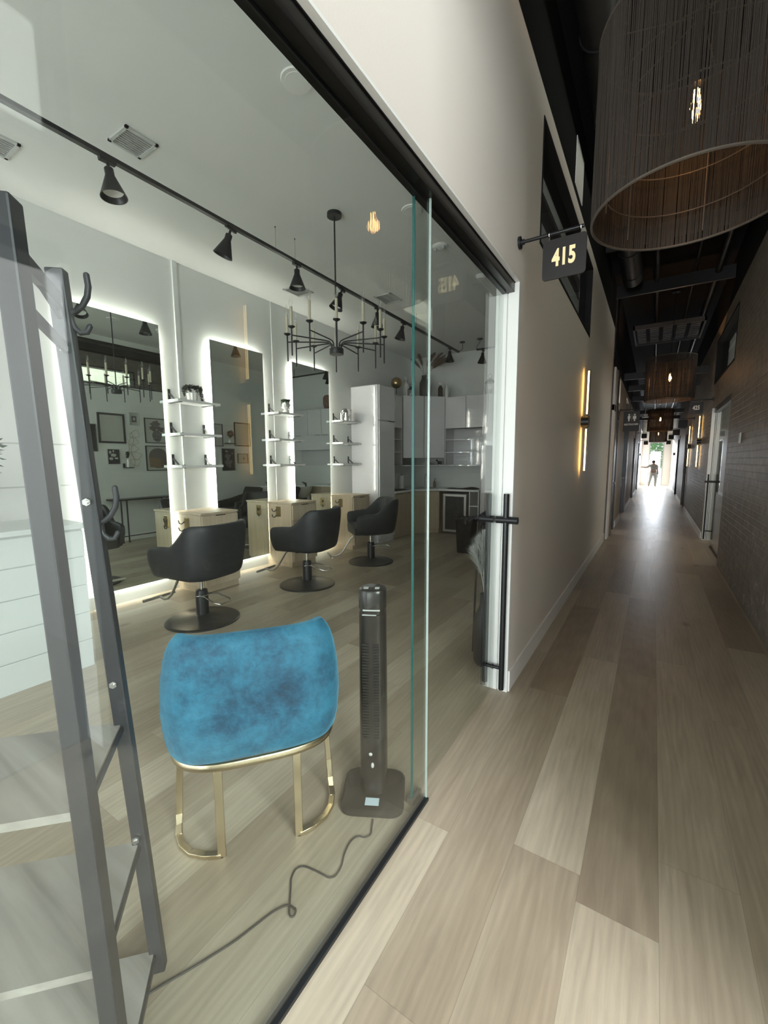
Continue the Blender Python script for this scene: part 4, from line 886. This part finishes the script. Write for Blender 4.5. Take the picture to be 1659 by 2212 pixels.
# console table under the pictures
t = T('console_table', 'dark topped console table under the pictures, seen in mirror', 'table', (-1.0, 4.5, 0))
part(t, 'tabletop', B().box(-1.14, -.846, 3.72, 5.35, .775, .80), 'blkp', True, smooth=False)
for y in (3.85, 3.95, 4.6, 4.7, 5.15, 5.25): part(t, 'leg', B().cyl((-1.09, y, 0), (-1.09, y, .775), .013, seg=10), 'blkm', True)
part(t, 'low_rail', B().cyl((-1.09, 3.85, .12), (-1.09, 5.25, .12), .01, seg=8), 'blkm', True)

# ------------------------------------------------------------------ gallery wall (inner face of the partition)
XW = -.8325
def picture(y0, y1, z0, z1, label, fm='blkm', fw=.02, art=None, mount=None, bg='paper'):
    t = T('framed_picture', label, 'picture', (XW, (y0+y1)/2, z0), group='framed pictures on the partition wall')
    b = B(); d = .022
    b.box(XW-d, XW, y0, y1, z0, z0+fw); b.box(XW-d, XW, y0, y1, z1-fw, z1); b.box(XW-d, XW, y0, y0+fw, z0+fw, z1-fw); b.box(XW-d, XW, y1-fw, y1, z0+fw, z1-fw)
    part(t, 'frame', b, fm, True, smooth=False)
    part(t, 'backing', B().box(XW-.008, XW-.001, y0+fw, y1-fw, z0+fw, z1-fw), bg, True, smooth=False)
    if art:
        for k, (m, polys) in enumerate(art):
            b = B()
            for pl in polys: b.prism([(y0+(y1-y0)*u, z0+(z1-z0)*w) for u, w in pl], 0, XW-.0095-.0012*k, XW-.0085-.0010*k)
            part(t, 'print', b, m, True, smooth=False)
    return t
def ell(cu, cw, ru, rw, n=18, wob=0, ph=0): return [(cu+ru*(1+wob*math.sin(5*2*PI*k/n+ph))*math.cos(2*PI*k/n), cw+rw*(1+wob*math.sin(4*2*PI*k/n+ph))*math.sin(2*PI*k/n)) for k in range(n)]
picture(3.30, 3.655, 1.65, 2.13, 'large black picture in thin silver frame, leftmost in mirror', 'silver', .012, [('grey', [ell(.4, .6, .12, .08, wob=.3)])], bg='dark')
picture(3.685, 4.14, 1.805, 2.335, 'big square black frame holding a pale plain sheet', 'blkp', .032, [('paper', [[(.3, .1), (.34, .1), (.34, .9), (.3, .9)]])], bg='paper')
picture(4.225, 4.405, 2.15, 2.38, 'smallest grey frame above the wire face drawing', 'vent', .014, [('grey', [[(.25, .25), (.75, .25), (.75, .75), (.25, .75)]]), ('paper', [ell(.5, .5, .12, .12)])])
picture(4.50, 4.97, 1.83, 2.305, 'thin black frame with sketched face and flowers', 'blkp', .014, [('grey', [ell(.5, .3, .2, .24, wob=.06), ell(.45, .75, .2, .13, wob=.25)]), ('taupe', [ell(.35, .6, .16, .1, wob=.3, ph=1), ell(.65, .58, .15, .1, wob=.3), ell(.5, .82, .12, .09, wob=.3, ph=2)])])
picture(4.49, 4.98, 1.295, 1.78, 'framed print of a rounded taupe and ochre shape', 'blkp', .016, [('taupe', [rrect(.5, .5, .76, .8, .34)]), ('ochre', [[(.14, .14), (.6, .12), (.58, .5), (.12, .55)]])])
picture(3.80, 4.015, 1.42, 1.705, 'small dark floral print beneath the big black frame', 'silver', .008, [('paper', [ell(.25, .78, .1, .1, wob=.1), ell(.5, .6, .22, .1, wob=.12), ell(.3, .38, .16, .09, wob=.1), ell(.72, .4, .15, .06, wob=.1), ell(.5, .85, .06, .08)])], bg='dark')
picture(5.90, 6.245, 1.81, 2.305, 'thin framed pale line drawing left of the flower ledge', 'blkp', .012, [('vent', [ell(.5, .65, .25, .2, wob=.15), ell(.5, .3, .22, .22, wob=.1)])])
picture(6.565, 7.015, 1.83, 2.375, 'square black empty frame right of the flower ledge', 'blkp', .022, bg='paper')
picture(6.19, 6.55, 1.258, 1.768, 'black poster with faint white drawing in silver edge frame', 'silver', .008, [('grey', [ell(.5, .35, .25, .2, wob=.3), ell(.45, .65, .22, .12, wob=.3)]), ('paper', [ell(.35, .88, .04, .04), ell(.45, .86, .05, .02), ell(.8, .78, .03, .03)])], bg='dark')
picture(6.63, 6.925, 1.43, 1.655, 'small pale sketch lowest right on the picture wall', 'blkp', .010, [('ochre', [ell(.6, .5, .06, .15)])])
t = T('wire_wall_art', 'gold wire line drawing of faces hung between the pictures', 'wall art', (XW-.01, 4.28, 1.36))
b = B()
for k in range(5):
    yc, zc = 4.28+.03*math.sin(k*2), 1.46+.13*k
    b.tube([(XW-.012, yc+.09*math.cos(a/14*2*PI)*(1+.25*math.sin(a*1.3+k)), zc+.07*math.sin(a/14*2*PI)*(1+.3*math.cos(a+k))) for a in range(14)], .0028, 5, close=True)
b.tube([(XW-.012, 4.25+.03*math.sin(k*.9), 1.36+.06*k) for k in range(12)], .0028, 5)
part(t, 'wire', b, 'gold', True)
t = T('wall_ledge', 'tiny black wall ledge under the white bud vase', 'shelf', (XW, 4.13, 1.355)); part(t, 'ledge', B().box(XW-.10, XW, 4.06, 4.21, 1.355, 1.37).box(XW-.012, XW, 4.06, 4.10, 1.37, 1.44), 'blkm', True, smooth=False)
t = T('bud_vase', 'slim white bud vase with dark sprig beside floral print', 'vase', (XW-.055, 4.13, 1.37)); part(t, 'vase', B().lathe([(.024, 0), (.024, .12), (.012, .145), (.013, .16)], seg=14), 'ceramic')
b = B()
for k in range(60): leafy(b, (random.uniform(-.01, .01), random.uniform(-.02, .02), .16+random.uniform(0, .11)), (random.uniform(-1, 1), random.uniform(-1, 1), 1.2), .035)
part(t, 'sprig', b, 'leafd', smooth=False)
t = T('wall_ledge', 'short black wall ledge under the dried flower vase', 'shelf', (XW, 6.42, 1.87)); part(t, 'ledge', B().box(XW-.10, XW, 6.29, 6.55, 1.87, 1.89), 'blkm', True, smooth=False)
t = T('bud_vase', 'small white vase with round dried brown flowers', 'vase', (XW-.055, 6.40, 1.89)); part(t, 'vase', B().lathe([(.03, 0), (.034, .04), (.014, .08), (.016, .09)], seg=14), 'ceramic')
b = B()
for k in range(240):
    d = Vector((random.gauss(0, 1), random.gauss(0, 1), random.gauss(0, 1))).normalized(); leafy(b, Vector((0, .02, .21))+d*.05*random.uniform(.5, 1), d, .04)
b.tube([(0, 0, .08), (0, .01, .16)], .003, 5); part(t, 'dried_flowers', b, 'plume', smooth=False)

# ------------------------------------------------------------------ track lighting
RX, RZ = -3.15, 3.43
t = T('light_track', 'long black track light rail along the salon ceiling', 'track light', (RX, 4.2, ZC))
part(t, 'rail', B().box(RX-.018, RX+.018, .35, 7.55, RZ, RZ+.026), 'blkm', True, smooth=False)
for y in (.55, 3.07, 3.33, 5.9): part(t, 'suspension_wire', B().cyl((RX, y, RZ+.02), (RX, y, ZC), .0013, seg=5).cyl((RX, y, ZC-.012), (RX, y, ZC), .006, .004, 8), 'blkm', True)
t = T('light_track', 'short black track light rail across ceiling near the kitchen', 'track light', (-2.2, 7.7, ZC))
part(t, 'rail', B().box(-2.86, -1.6, 7.68, 7.715, 3.46, 3.487), 'blkm', True, smooth=False)
part(t, 'hanger', B().tube([(-2.80, 7.7, ZC), (-2.80, 7.7, 3.60), (-2.87, 7.7, 3.52), (-2.84, 7.7, 3.475)], .005, 6).cyl((-2.80, 7.7, ZC-.015), (-2.80, 7.7, ZC), .05, seg=16).cyl((-1.7, 7.7, 3.48), (-1.7, 7.7, ZC), .006, seg=8), 'blkm', True)
part(T('track_feed', 'small black ceiling canopy with curved cable feeding the long rail', 'canopy', (-3.15, 7.72, ZC-.2)), 'cable', B().cyl((-3.15, 7.72, ZC-.015), (-3.15, 7.72, ZC), .05, seg=16).tube([(-3.15, 7.72, ZC), (-3.15, 7.74, 3.58), (-3.15, 7.72, 3.52), (-3.15, 7.56, 3.448)], .005, 6), 'blkm', True)
def spot(label):
    t = T('track_spotlight', label, 'spotlight', (0, 0, 0), group='black cone spotlights on the ceiling tracks')
    b = B(); b.box(-.016, .016, -.05, .05, -.022, 0); b.cyl((0, 0, -.022), (0, 0, -.05), .01, seg=10); b.tube([(0, 0, -.045), (.0, .012, -.055), (0, .012, -.075)], .008, 8); part(t, 'adapter', b, 'blkm')
    b = B(); b.lathe([(.024, -.055), (.028, -.06), (.028, -.100), (.082, -.235), (.078, -.233), (.034, -.125)], seg=24); o = part(t, 'cone_shade', b, 'blkm')
    b = B(); b.lathe([(.001, -.170), (.050, -.170), (.062, -.200), (.060, -.202), (.001, -.176)], seg=20); part(o, 'lens', b, 'lens')
    return t
sp0 = spot('nearest track spotlight at upper left, above the coat rack'); sp0.location = (RX, 1.59, RZ); sp0.rotation_euler = (R(4), R(-6), 0)
for y, rot, lb in ((2.565, (R(-8), R(22), 0), 'track spotlight tilted left, second from camera'), (3.35, (R(0), R(0), 0), 'upright track spotlight, third from camera'), (4.09, (R(-14), R(14), 0), 'track spotlight just behind the chandelier rod'), (4.83, (0, R(2), 0), 'track spotlight behind right side of the chandelier'), (5.51, (R(-5), R(12), 0), 'track spotlight right of the chandelier'), (7.15, (0, 0, 0), 'last spotlight at the kitchen end of long rail')):
    c = dup(sp0, (RX, y, RZ), None, lb); c.rotation_euler = rot
c = dup(sp0, (-2.74, 7.70, 3.46), None, 'spotlight on the short kitchen rail'); c.rotation_euler = (0, R(4), 0)

# ------------------------------------------------------------------ chandelier
cl = Vector((-2.55, 3.21, 0))
t = T('candle_chandelier', 'black twelve-arm candle chandelier hanging in the salon', 'chandelier', (-2.55, 3.21, 2.44))
part(t, 'canopy', B().cyl((0, 0, ZC-2.44-.03), (0, 0, ZC-2.44), .065, seg=24), 'blkm')
part(t, 'rod', B().cyl((0, 0, .05), (0, 0, ZC-2.44-.02), .007, seg=10), 'blkm')
part(t, 'hub', B().lathe([(.064, 0), (.066, .004), (.066, .05), (.055, .056)], seg=24), 'blkm')
for k in range(12):
    a = 2*PI*k/12+R(9); c, s_ = math.cos(a), math.sin(a); Rr = .445; f = lambda r, z: (r*c, r*s_, z)
    arm = part(t, 'arm', B().tube([f(.045, .05), f(.05, .085), f(.075, .105), f(.12, .108), f(Rr, .10)], .0055, 8).cyl(f(Rr, -.07), f(Rr, .17), .0065, seg=8).lathe([(.008, .155), (.03, .168), (.031, .174), (.006, .176)], f(Rr, 0), 14), 'blkm')
    part(arm, 'candle_sleeve', B().cyl(f(Rr, .176), f(Rr, .335), .0125, seg=12), 'candle')
    bb = part(arm, 'bulb', B().lathe([(.008, .335), (.017, .36), (.018, .375), (.012, .40), (.003, .428)], f(Rr, 0), 12), 'bulbg')

# ------------------------------------------------------------------ ceiling fittings
def downlight(x, y, label):
    t = T('recessed_downlight', label, 'ceiling light', (x, y, ZC-.012), group='round recessed ceiling lights')
    part(t, 'trim_ring', B().lathe([(.088, .002), (.092, .011), (.07, .0105), (.066, .0)], seg=32), 'lens'); o = part(t, 'lamp', B().lathe([(.064, .008), (.05, .006), (.03, .003), (.001, .002)], seg=24), 'vent')
    return t
downlight(-1.89, 2.05, 'round recessed downlight nearest, by the black track')
downlight(-1.94, 3.54, 'round recessed downlight seen behind the green glass edge')
t = T('emergency_light', 'oval white twin-head emergency light on ceiling', 'emergency light', (-2.0, 4.26, ZC-.03)); part(t, 'body', B().sphere((0, 0, .03), .085, 20, 10, (1, 1, .35)), 'lens')
for s_ in (-1, 1): part(t, 'lamp_head', B().sphere((s_*.045, -.02, .005), .022, 12, 8), 'vent')
solo('smoke_detector', 'round white smoke detector on ceiling near the jamb', 'smoke detector', B().lathe([(.065, .0), (.065, -.02), (.045, -.04), (.002, -.042)], (-1.88, 5.16, ZC), 24), 'lens')
def vent(x0, x1, y0, y1, label):
    t = T('ceiling_vent', label, 'vent', ((x0+x1)/2, (y0+y1)/2, ZC-.012)); b = B(); x0, x1, y0, y1 = x0-(x0+x1)/2, x1-(x0+x1)/2, y0-(y0+y1)/2, y1-(y0+y1)/2
    b.box(x0, x1, y0, y0+.02, 0, .012); b.box(x0, x1, y1-.02, y1, 0, .012); b.box(x0, x0+.02, y0, y1, 0, .012); b.box(x1-.02, x1, y0, y1, 0, .012); part(t, 'frame', b, 'vent', smooth=False)
    b = B(); n = 9
    for k in range(n): xx = x0+.02+(x1-x0-.04)*(k+.5)/n; b.bar((xx, y0+.02, .006), (xx, y1-.02, .006), .020, .002, up=(.35, 0, 1))
    part(t, 'slats', b, 'vent', smooth=False)
vent(-3.30, -3.06, 1.68, 1.90, 'square grey ceiling vent next to the nearest spotlight'); vent(-4.12, -3.86, 1.12, 1.38, 'square grey ceiling vent at far left edge'); vent(-4.16, -3.90, 4.15, 4.45, 'grey ceiling vent left of chandelier rod'); vent(-3.32, -3.06, 5.0, 5.32, 'grey ceiling vent beyond the chandelier')

# ------------------------------------------------------------------ reception desk and coat rack at left
t = T('reception_desk', 'white shiplap reception desk behind the coat rack', 'desk', (-3.6, .1, 0))
b = B(); b.box(-3.93, -3.352, -1.6, 1.335, 0, 1.0); part(t, 'body', b, 'deskw', True, smooth=False)
for z0, z1 in ((.0, .197), (.203, .397), (.403, .597), (.603, .797), (.803, .985)): part(t, 'board', B().box(-3.352, -3.34, -1.6, 1.337, z0, z1), 'deskw', True, smooth=False, bev=.002)
part(t, 'top', B().box(-3.95, -3.31, -1.62, 1.36, 1.0, 1.035), 'deskw', True, smooth=False, bev=.004)
t = T('potted_plant', 'dark green bushy plant on the desk at left edge', 'plant', (-3.62, .78, 1.035)); part(t, 'pot', B().lathe([(.07, 0), (.09, .16), (.085, .16), (.07, .13)], seg=20), 'ceramic')
b = B()
for k in range(520):
    d = Vector((random.gauss(0, 1), random.gauss(0, 1), random.gauss(0, .8))).normalized(); leafy(b, Vector((0, 0, .48))+d*.22*random.uniform(.3, 1), d+Vector((0, 0, -.3)), .06)
b.tube([(0, 0, .1), (0, 0, .5)], .008, 6); part(t, 'foliage', b, 'leaf', smooth=False)
t = T('wall_outlet', 'white outlet plate on the mirror wall above the desk', 'outlet', (XL, 1.62, 1.22)); part(t, 'plate', B().box(XL, XL+.012, 1.52, 1.70, 1.21, 1.34), 'plate', True, smooth=False, bev=.002)
for y in (1.57, 1.65): part(t, 'socket', B().box(XL+.012, XL+.016, y-.02, y+.02, 1.24, 1.31), 'lens', True, smooth=False)

rn = Vector((-.885, .325, 0)); rf = Vector((-1.12, .535, 0)); ex = Vector((-.70, -.714, 0))       # near rail, far rail, direction the rack runs
ed = (rf-rn).normalized()
t = T('coat_rack', 'grey metal coat rack with hooks and wood shelves at left', 'coat rack', (rf.x, rf.y, 0))
def rail(p0, top, name, w, d_):
    b = B(); b.bar(p0, top, w, d_, up=(ex.x, ex.y, 0)); return part(t, name, b, 'rack', True, smooth=False, bev=.004)
ntop = Vector((-.90, .292, 1.872)); ftop = Vector((-1.12, .442, 1.868))
rail(rn+Vector((0, .012, 0)), ntop, 'near_post', .042, .034); rail(rf+Vector((0, .008, 0)), ftop, 'far_post', .030, .036)
def on(p0, top, z): return p0+(top-p0)*(z/top.z)
b = B(); b.bar(on(rn, ntop, 1.80), on(rf, ftop, 1.80), .012, .03); b.bar(on(rn, ntop, 1.76)+Vector((0, 0, .06)), on(rf, ftop, 1.80)-Vector((0, 0, .03)), .008, .022)
b.bar(on(rn, ntop, 1.70)+Vector((0, 0, .02)), on(rf, ftop, 1.70)-Vector((0, 0, .0)), .008, .022); part(t, 'cross_brace', b, 'rack', True, smooth=False)
for z in (.786, .43, .07):
    a, c = on(rn, ntop, z), on(rf, ftop, z); a2, c2 = a+ex*.85, c+ex*.85
    b = B(); a, c = a+ed*.0, c-ed*.0
    b.add([v+Vector((0, 0, q)) for q in (-.018, 0) for v in (a, c, c2, a2)], [(0, 1, 2, 3), (4, 5, 6, 7), (0, 1, 5, 4), (1, 2, 6, 5), (2, 3, 7, 6), (3, 0, 4, 7)])
    sh = part(t, 'shelf', b, 'greywood', True, smooth=False, label='grey washed wood shelf')
    part(sh, 'end_rail', B().bar(a-ex*.004+Vector((0, 0, -.012)), c-ex*.004+Vector((0, 0, -.012)), .006, .014), 'rack', True, smooth=False)
for zz in (1.795, 1.70, 1.36, .90, .45):
    q = on(rf, ftop, zz)-ed*.020; q2 = on(rf, ftop, zz)-ed*.014
    part(t, 'bolt', B().cyl(q2, q2-ed*.006+Vector((-.0, -.0, 0)), .009, seg=6).cyl(q, q-ed*.006, .005, seg=10), 'steel', True)
hd = Vector((.72, .69, 0))
for zz in (1.78, 1.31):
    q = on(rf, ftop, zz)-ex*.015; Z_ = Vector((0, 0, 1))
    pts = [q, q+hd*.012+Z_*.004, q+hd*.026+Z_*.016, q+hd*.037+Z_*.036, q+hd*.041+Z_*.058, q+hd*.039+Z_*.078]
    pts2 = [q-Z_*.012, q+hd*.006-Z_*.030, q+hd*.018-Z_*.042, q+hd*.031-Z_*.040, q+hd*.038-Z_*.026]
    part(t, 'hook', B().tube(pts+[pts[-1]+Z_*.006, pts[-1]+Z_*.009], .0065, 10, rr=[.0065]*6+[.006, .003]), 'rack', True); part(t, 'hook', B().tube(pts2+[pts2[-1]+Z_*.004], .006, 10, rr=[.006]*5+[.003]), 'rack', True)

# ------------------------------------------------------------------ blue velvet chair
t = T('velvet_chair', 'blue crushed velvet barrel chair with gold legs by the glass', 'chair', (-1.177, .9725, 0), math.atan2(.779, .627))
def sup(a, w, d0, d1, n=.62):                          # plan superellipse: local x right, y forward (back is -y)
    c, s_ = math.cos(a), math.sin(a); return (w*math.copysign(abs(c)**n, c), (d1 if s_ > 0 else d0)*math.copysign(abs(s_)**n, s_))
yc = .22
b = B(); n = 64; b.tube([(sup(2*PI*k/n, .305, .245, .24)[0], yc+sup(2*PI*k/n, .305, .245, .24)[1], .372) for k in range(n)], .011, 10, close=True)
b.v = [(x, y, .372+(z-.372)*1.5) for x, y, z in b.v]; part(t, 'seat_ring', b, 'brass', label='polished gold seat ring')
rs = []
for i in range(41):
    u = i/40; a = PI+(PI)*u; a = R(176)+R(188)*u
    ya = sup(a, .29, .225, .16, .5)[1]; up = max(0, min(1, (.0-ya)/.17)); up = up*up*(3-2*up)
    htop = .58+.265*up
    ring = []
    for zz, o_ in ((0, -.6), (0, .9), (.12, 1.35), (.4, 1.6), (.75, 1.5), (.93, 1.15), (1.0, .3), (1.0, -.5), (.92, -1.1), (.6, -1.2), (.2, -1.0)):
        h_ = .385+(htop-.385)*zz; k_ = .035*o_*(.65 if u in (0, 1) else 1); w_ = .283+k_*.8+.012*math.sin(PI*zz); x_, y_ = sup(a, w_, .225+k_, .16, .5)
        ring.append((x_*(1-.035*max(0, zz-.5)), yc+y_+.035*zz*up, h_))
    rs.append(ring)
part(t, 'backrest', B().rings(rs), 'velvet', sub=1)
b = B(); b.rings([[(sup(2*PI*k/32, .28-q, .22-q, .235-q)[0], yc+sup(2*PI*k/32, .28-q, .22-q, .235-q)[1], z) for k in range(32)] for z, q in ((.378, .02), (.39, .0), (.46, .0), (.485, .015), (.49, .06))]); part(t, 'seat', b, 'velvet')
for s_ in (-1, 1):
    pts = [(s_*.142, 0, .362), (s_*.142, 0, .012), (s_*.144, .004, .012)]
    cur = [(s_*.20, .012, .012), (s_*.25, .04, .012), (s_*.285, .085, .012), (s_*.30, .13, .016), (s_*.303, .165, .035), (s_*.302, .18, .07), (s_*.298, .185, .15), (s_*.290, .18, .27), (s_*.285, .175, .362)]
    b = B(); b.box(min(s_*.126, s_*.156), max(s_*.126, s_*.156), -.007, .007, 0, .362)
    full = [Vector((s_*.142, .0, .008))]+[Vector(q) for q in cur]
    for p0, p1 in zip(full[:-1], full[1:]): b.bar(p0, p1+(p1-p0).normalized()*.004, .024, .016, up=(0, 0, 1) if p1.z < .03 else (0, 1, 0))
    part(t, 'leg_loop', b, 'brass', bev=.002, label='gold D-shaped metal leg loop')
    part(t, 'foot_glide', B().cyl((s_*.142, 0, 0), (s_*.142, 0, .003), .009, seg=10), 'blkp')

# ------------------------------------------------------------------ tower fan with cord
t = T('tower_fan', 'dark grey oscillating tower fan standing behind the glass', 'fan', (-.955, 1.41, 0), R(27.6))
part(t, 'base', B().rings([[(x, y, z) for x, y in rrect(0, 0, w, w*.97, .055, 6)] for z, w in ((0, .262), (.004, .27), (.018, .27), (.026, .255), (.028, .24))]), 'fanp')
def sect(w, d, n=28): return [(w/2*math.copysign(abs(math.cos(2*PI*k/n))**.7, math.cos(2*PI*k/n)), d/2*math.copysign(abs(math.sin(2*PI*k/n))**.8, math.sin(2*PI*k/n))+.02) for k in range(n)]
o = part(t, 'tower', B().rings([[(x, y, z) for x, y in sect(w, w*1.0)] for z, w in ((.026, .118), (.40, .118), (.825, .114), (.828, .108), (.842, .108), (.845, .115), (.915, .115), (.925, .108), (.93, .09))]), 'fanp')
b = B()
for k in range(34):
    z = .285+.0125*k
    for x0, x1 in ((-.040, -.012), (.006, .030)):
        b.add([(x0, -.0405-.0*abs(x0), z), (x1, -.0405, z+.001), (x1, -.0405, z+.007), (x0, -.0405, z+.006), (x0, -.034, z), (x1, -.034, z), (x1, -.034, z+.006), (x0, -.034, z+.006)], [(0, 1, 2, 3), (4, 5, 6, 7), (0, 1, 5, 4), (2, 3, 7, 6), (0, 3, 7, 4), (1, 2, 6, 5)])
part(t, 'rear_grille', b, 'blkp', smooth=False)
b = B(); b.box(-.035, .035, -.0395, -.03, .845, .85); b.box(-.038, .02, -.0400, -.03, .826, .829); b.box(.012, .03, -.012, .012, .9305, .932); b.box(-.035, -.015, -.012, .012, .9305, .932); b.sphere((-.008, -.040, .215), .008, 10, 6, (1, .4, 1)); b.sphere((.0, -.040, .165), .010, 10, 6, (.7, .5, 1.3)); part(t, 'controls', b, 'vent')
part(t, 'sticker', B().box(-.028, .030, -.098, -.058, .0283, .0290), 'sticker', smooth=False, label='small white label on the base')
cp = [(-.881, 1.291), (-.862, 1.255), (-.850, 1.228), (-.862, 1.206), (-.884, 1.198), (-.896, 1.175), (-.895, 1.144), (-.884, 1.105), (-.867, 1.069), (-.861, 1.04), (-.863, 1.021), (-.878, 1.008), (-.897, 1.006), (-.935, 1.002), (-.973, .995), (-.990, .984), (-.996, .965), (-.985, .935), (-.963, .91), (-.93, .872), (-.908, .848), (-.893, .840), (-.886, .848), (-.893, .862), (-.91, .868), (-.933, .862), (-.956, .824), (-.975, .76), (-.995, .693), (-1.036, .597), (-1.079, .506), (-1.12, .40), (-1.17, .25), (-1.3, 0)]
def smoothp(P, n=5):
    o = []
    for i in range(len(P)-1):
        p0, p1, p2, p3 = (Vector(P[max(i-1, 0)]), Vector(P[i]), Vector(P[i+1]), Vector(P[min(i+2, len(P)-1)]))
        for k in range(n):
            u = k/n; o.append(.5*((2*p1)+(-p0+p2)*u+(2*p0-5*p1+4*p2-p3)*u*u+(-p0+3*p1-3*p2+p3)*u**3))
    o.append(Vector(P[-1])); return o
pts = [Vector((p_.x, p_.y, .0035+(.007 if 100 < i < 118 else 0))) for i, p_ in enumerate(smoothp(cp))]
Mi = (Matrix.Translation(t.location) @ Matrix.Rotation(R(27.6), 4, 'Z')).inverted()
part(t, 'power_cord', B().tube([Mi @ p_ for p_ in pts], .0032, 8), 'cord', label='thin black power cord trailing on the floor')

# ------------------------------------------------------------------ lights
def area(name, loc, rot, sx, sy, e, col=(1, 1, 1)):
    l_ = bpy.data.lights.new(name, 'AREA'); l_.shape = 'RECTANGLE'; l_.size = sx; l_.size_y = sy; l_.energy = e; l_.color = col
    o = bpy.data.objects.new(name, l_); C.objects.link(o); o.location = loc; o.rotation_euler = rot; return o
# daylight inferred from the suite opposite, let in by an invented high window
area('window_daylight_opposite', (5.55, -2.6, 4.3), (0, R(80), 0), 4.1, 4.5, 1500, (.95, .98, 1))
# daylight through the corridor entrance behind the camera
area('window_daylight_entrance', (.05, -6.15, 1.3), (R(90), 0, 0), 1.3, 2.5, 300, (.95, .98, 1))
# daylight through the salon's street window
area('window_daylight_salon', (-2.7, -3.15, 1.35), (R(106), 0, 0), 3.2, 2.6, 78, (.92, .96, 1))
# daylight at end door
area('window_daylight_end', (.09, YE-.02, 1.25), (R(-90), 0, 0), .66, 2.4, 170, (.85, .92, 1))
# suites 2 and 425 have no outer windows; area lights added to brighten them
area('window_daylight_suite', (4.1, 4.3, 2.0), (0, R(118), 0), 2.4, 3.2, 300, (1, .97, .86))
area('window_daylight_suite', (4.1, 8.6, 1.9), (0, R(140), 0), 2.4, 3.0, 70, (1, .97, .9))
for y in (9.6, 12.7, 18.3, 23.7): area('side_room_light', (-1.4, y, 2.85), (0, 0, 0), .5, .6, 14, (.95, .97, 1))
w = bpy.data.worlds.new('world'); SC.world = w; w.use_nodes = True
w.node_tree.nodes['Background'].inputs[0].default_value = (.85, .95, 1, 1); w.node_tree.nodes['Background'].inputs[1].default_value = 1.3
SC.view_settings.view_transform = 'Standard'; SC.view_settings.look = 'None'; SC.view_settings.exposure = .1; SC.view_settings.gamma = 1
SC.view_settings.use_curve_mapping = False
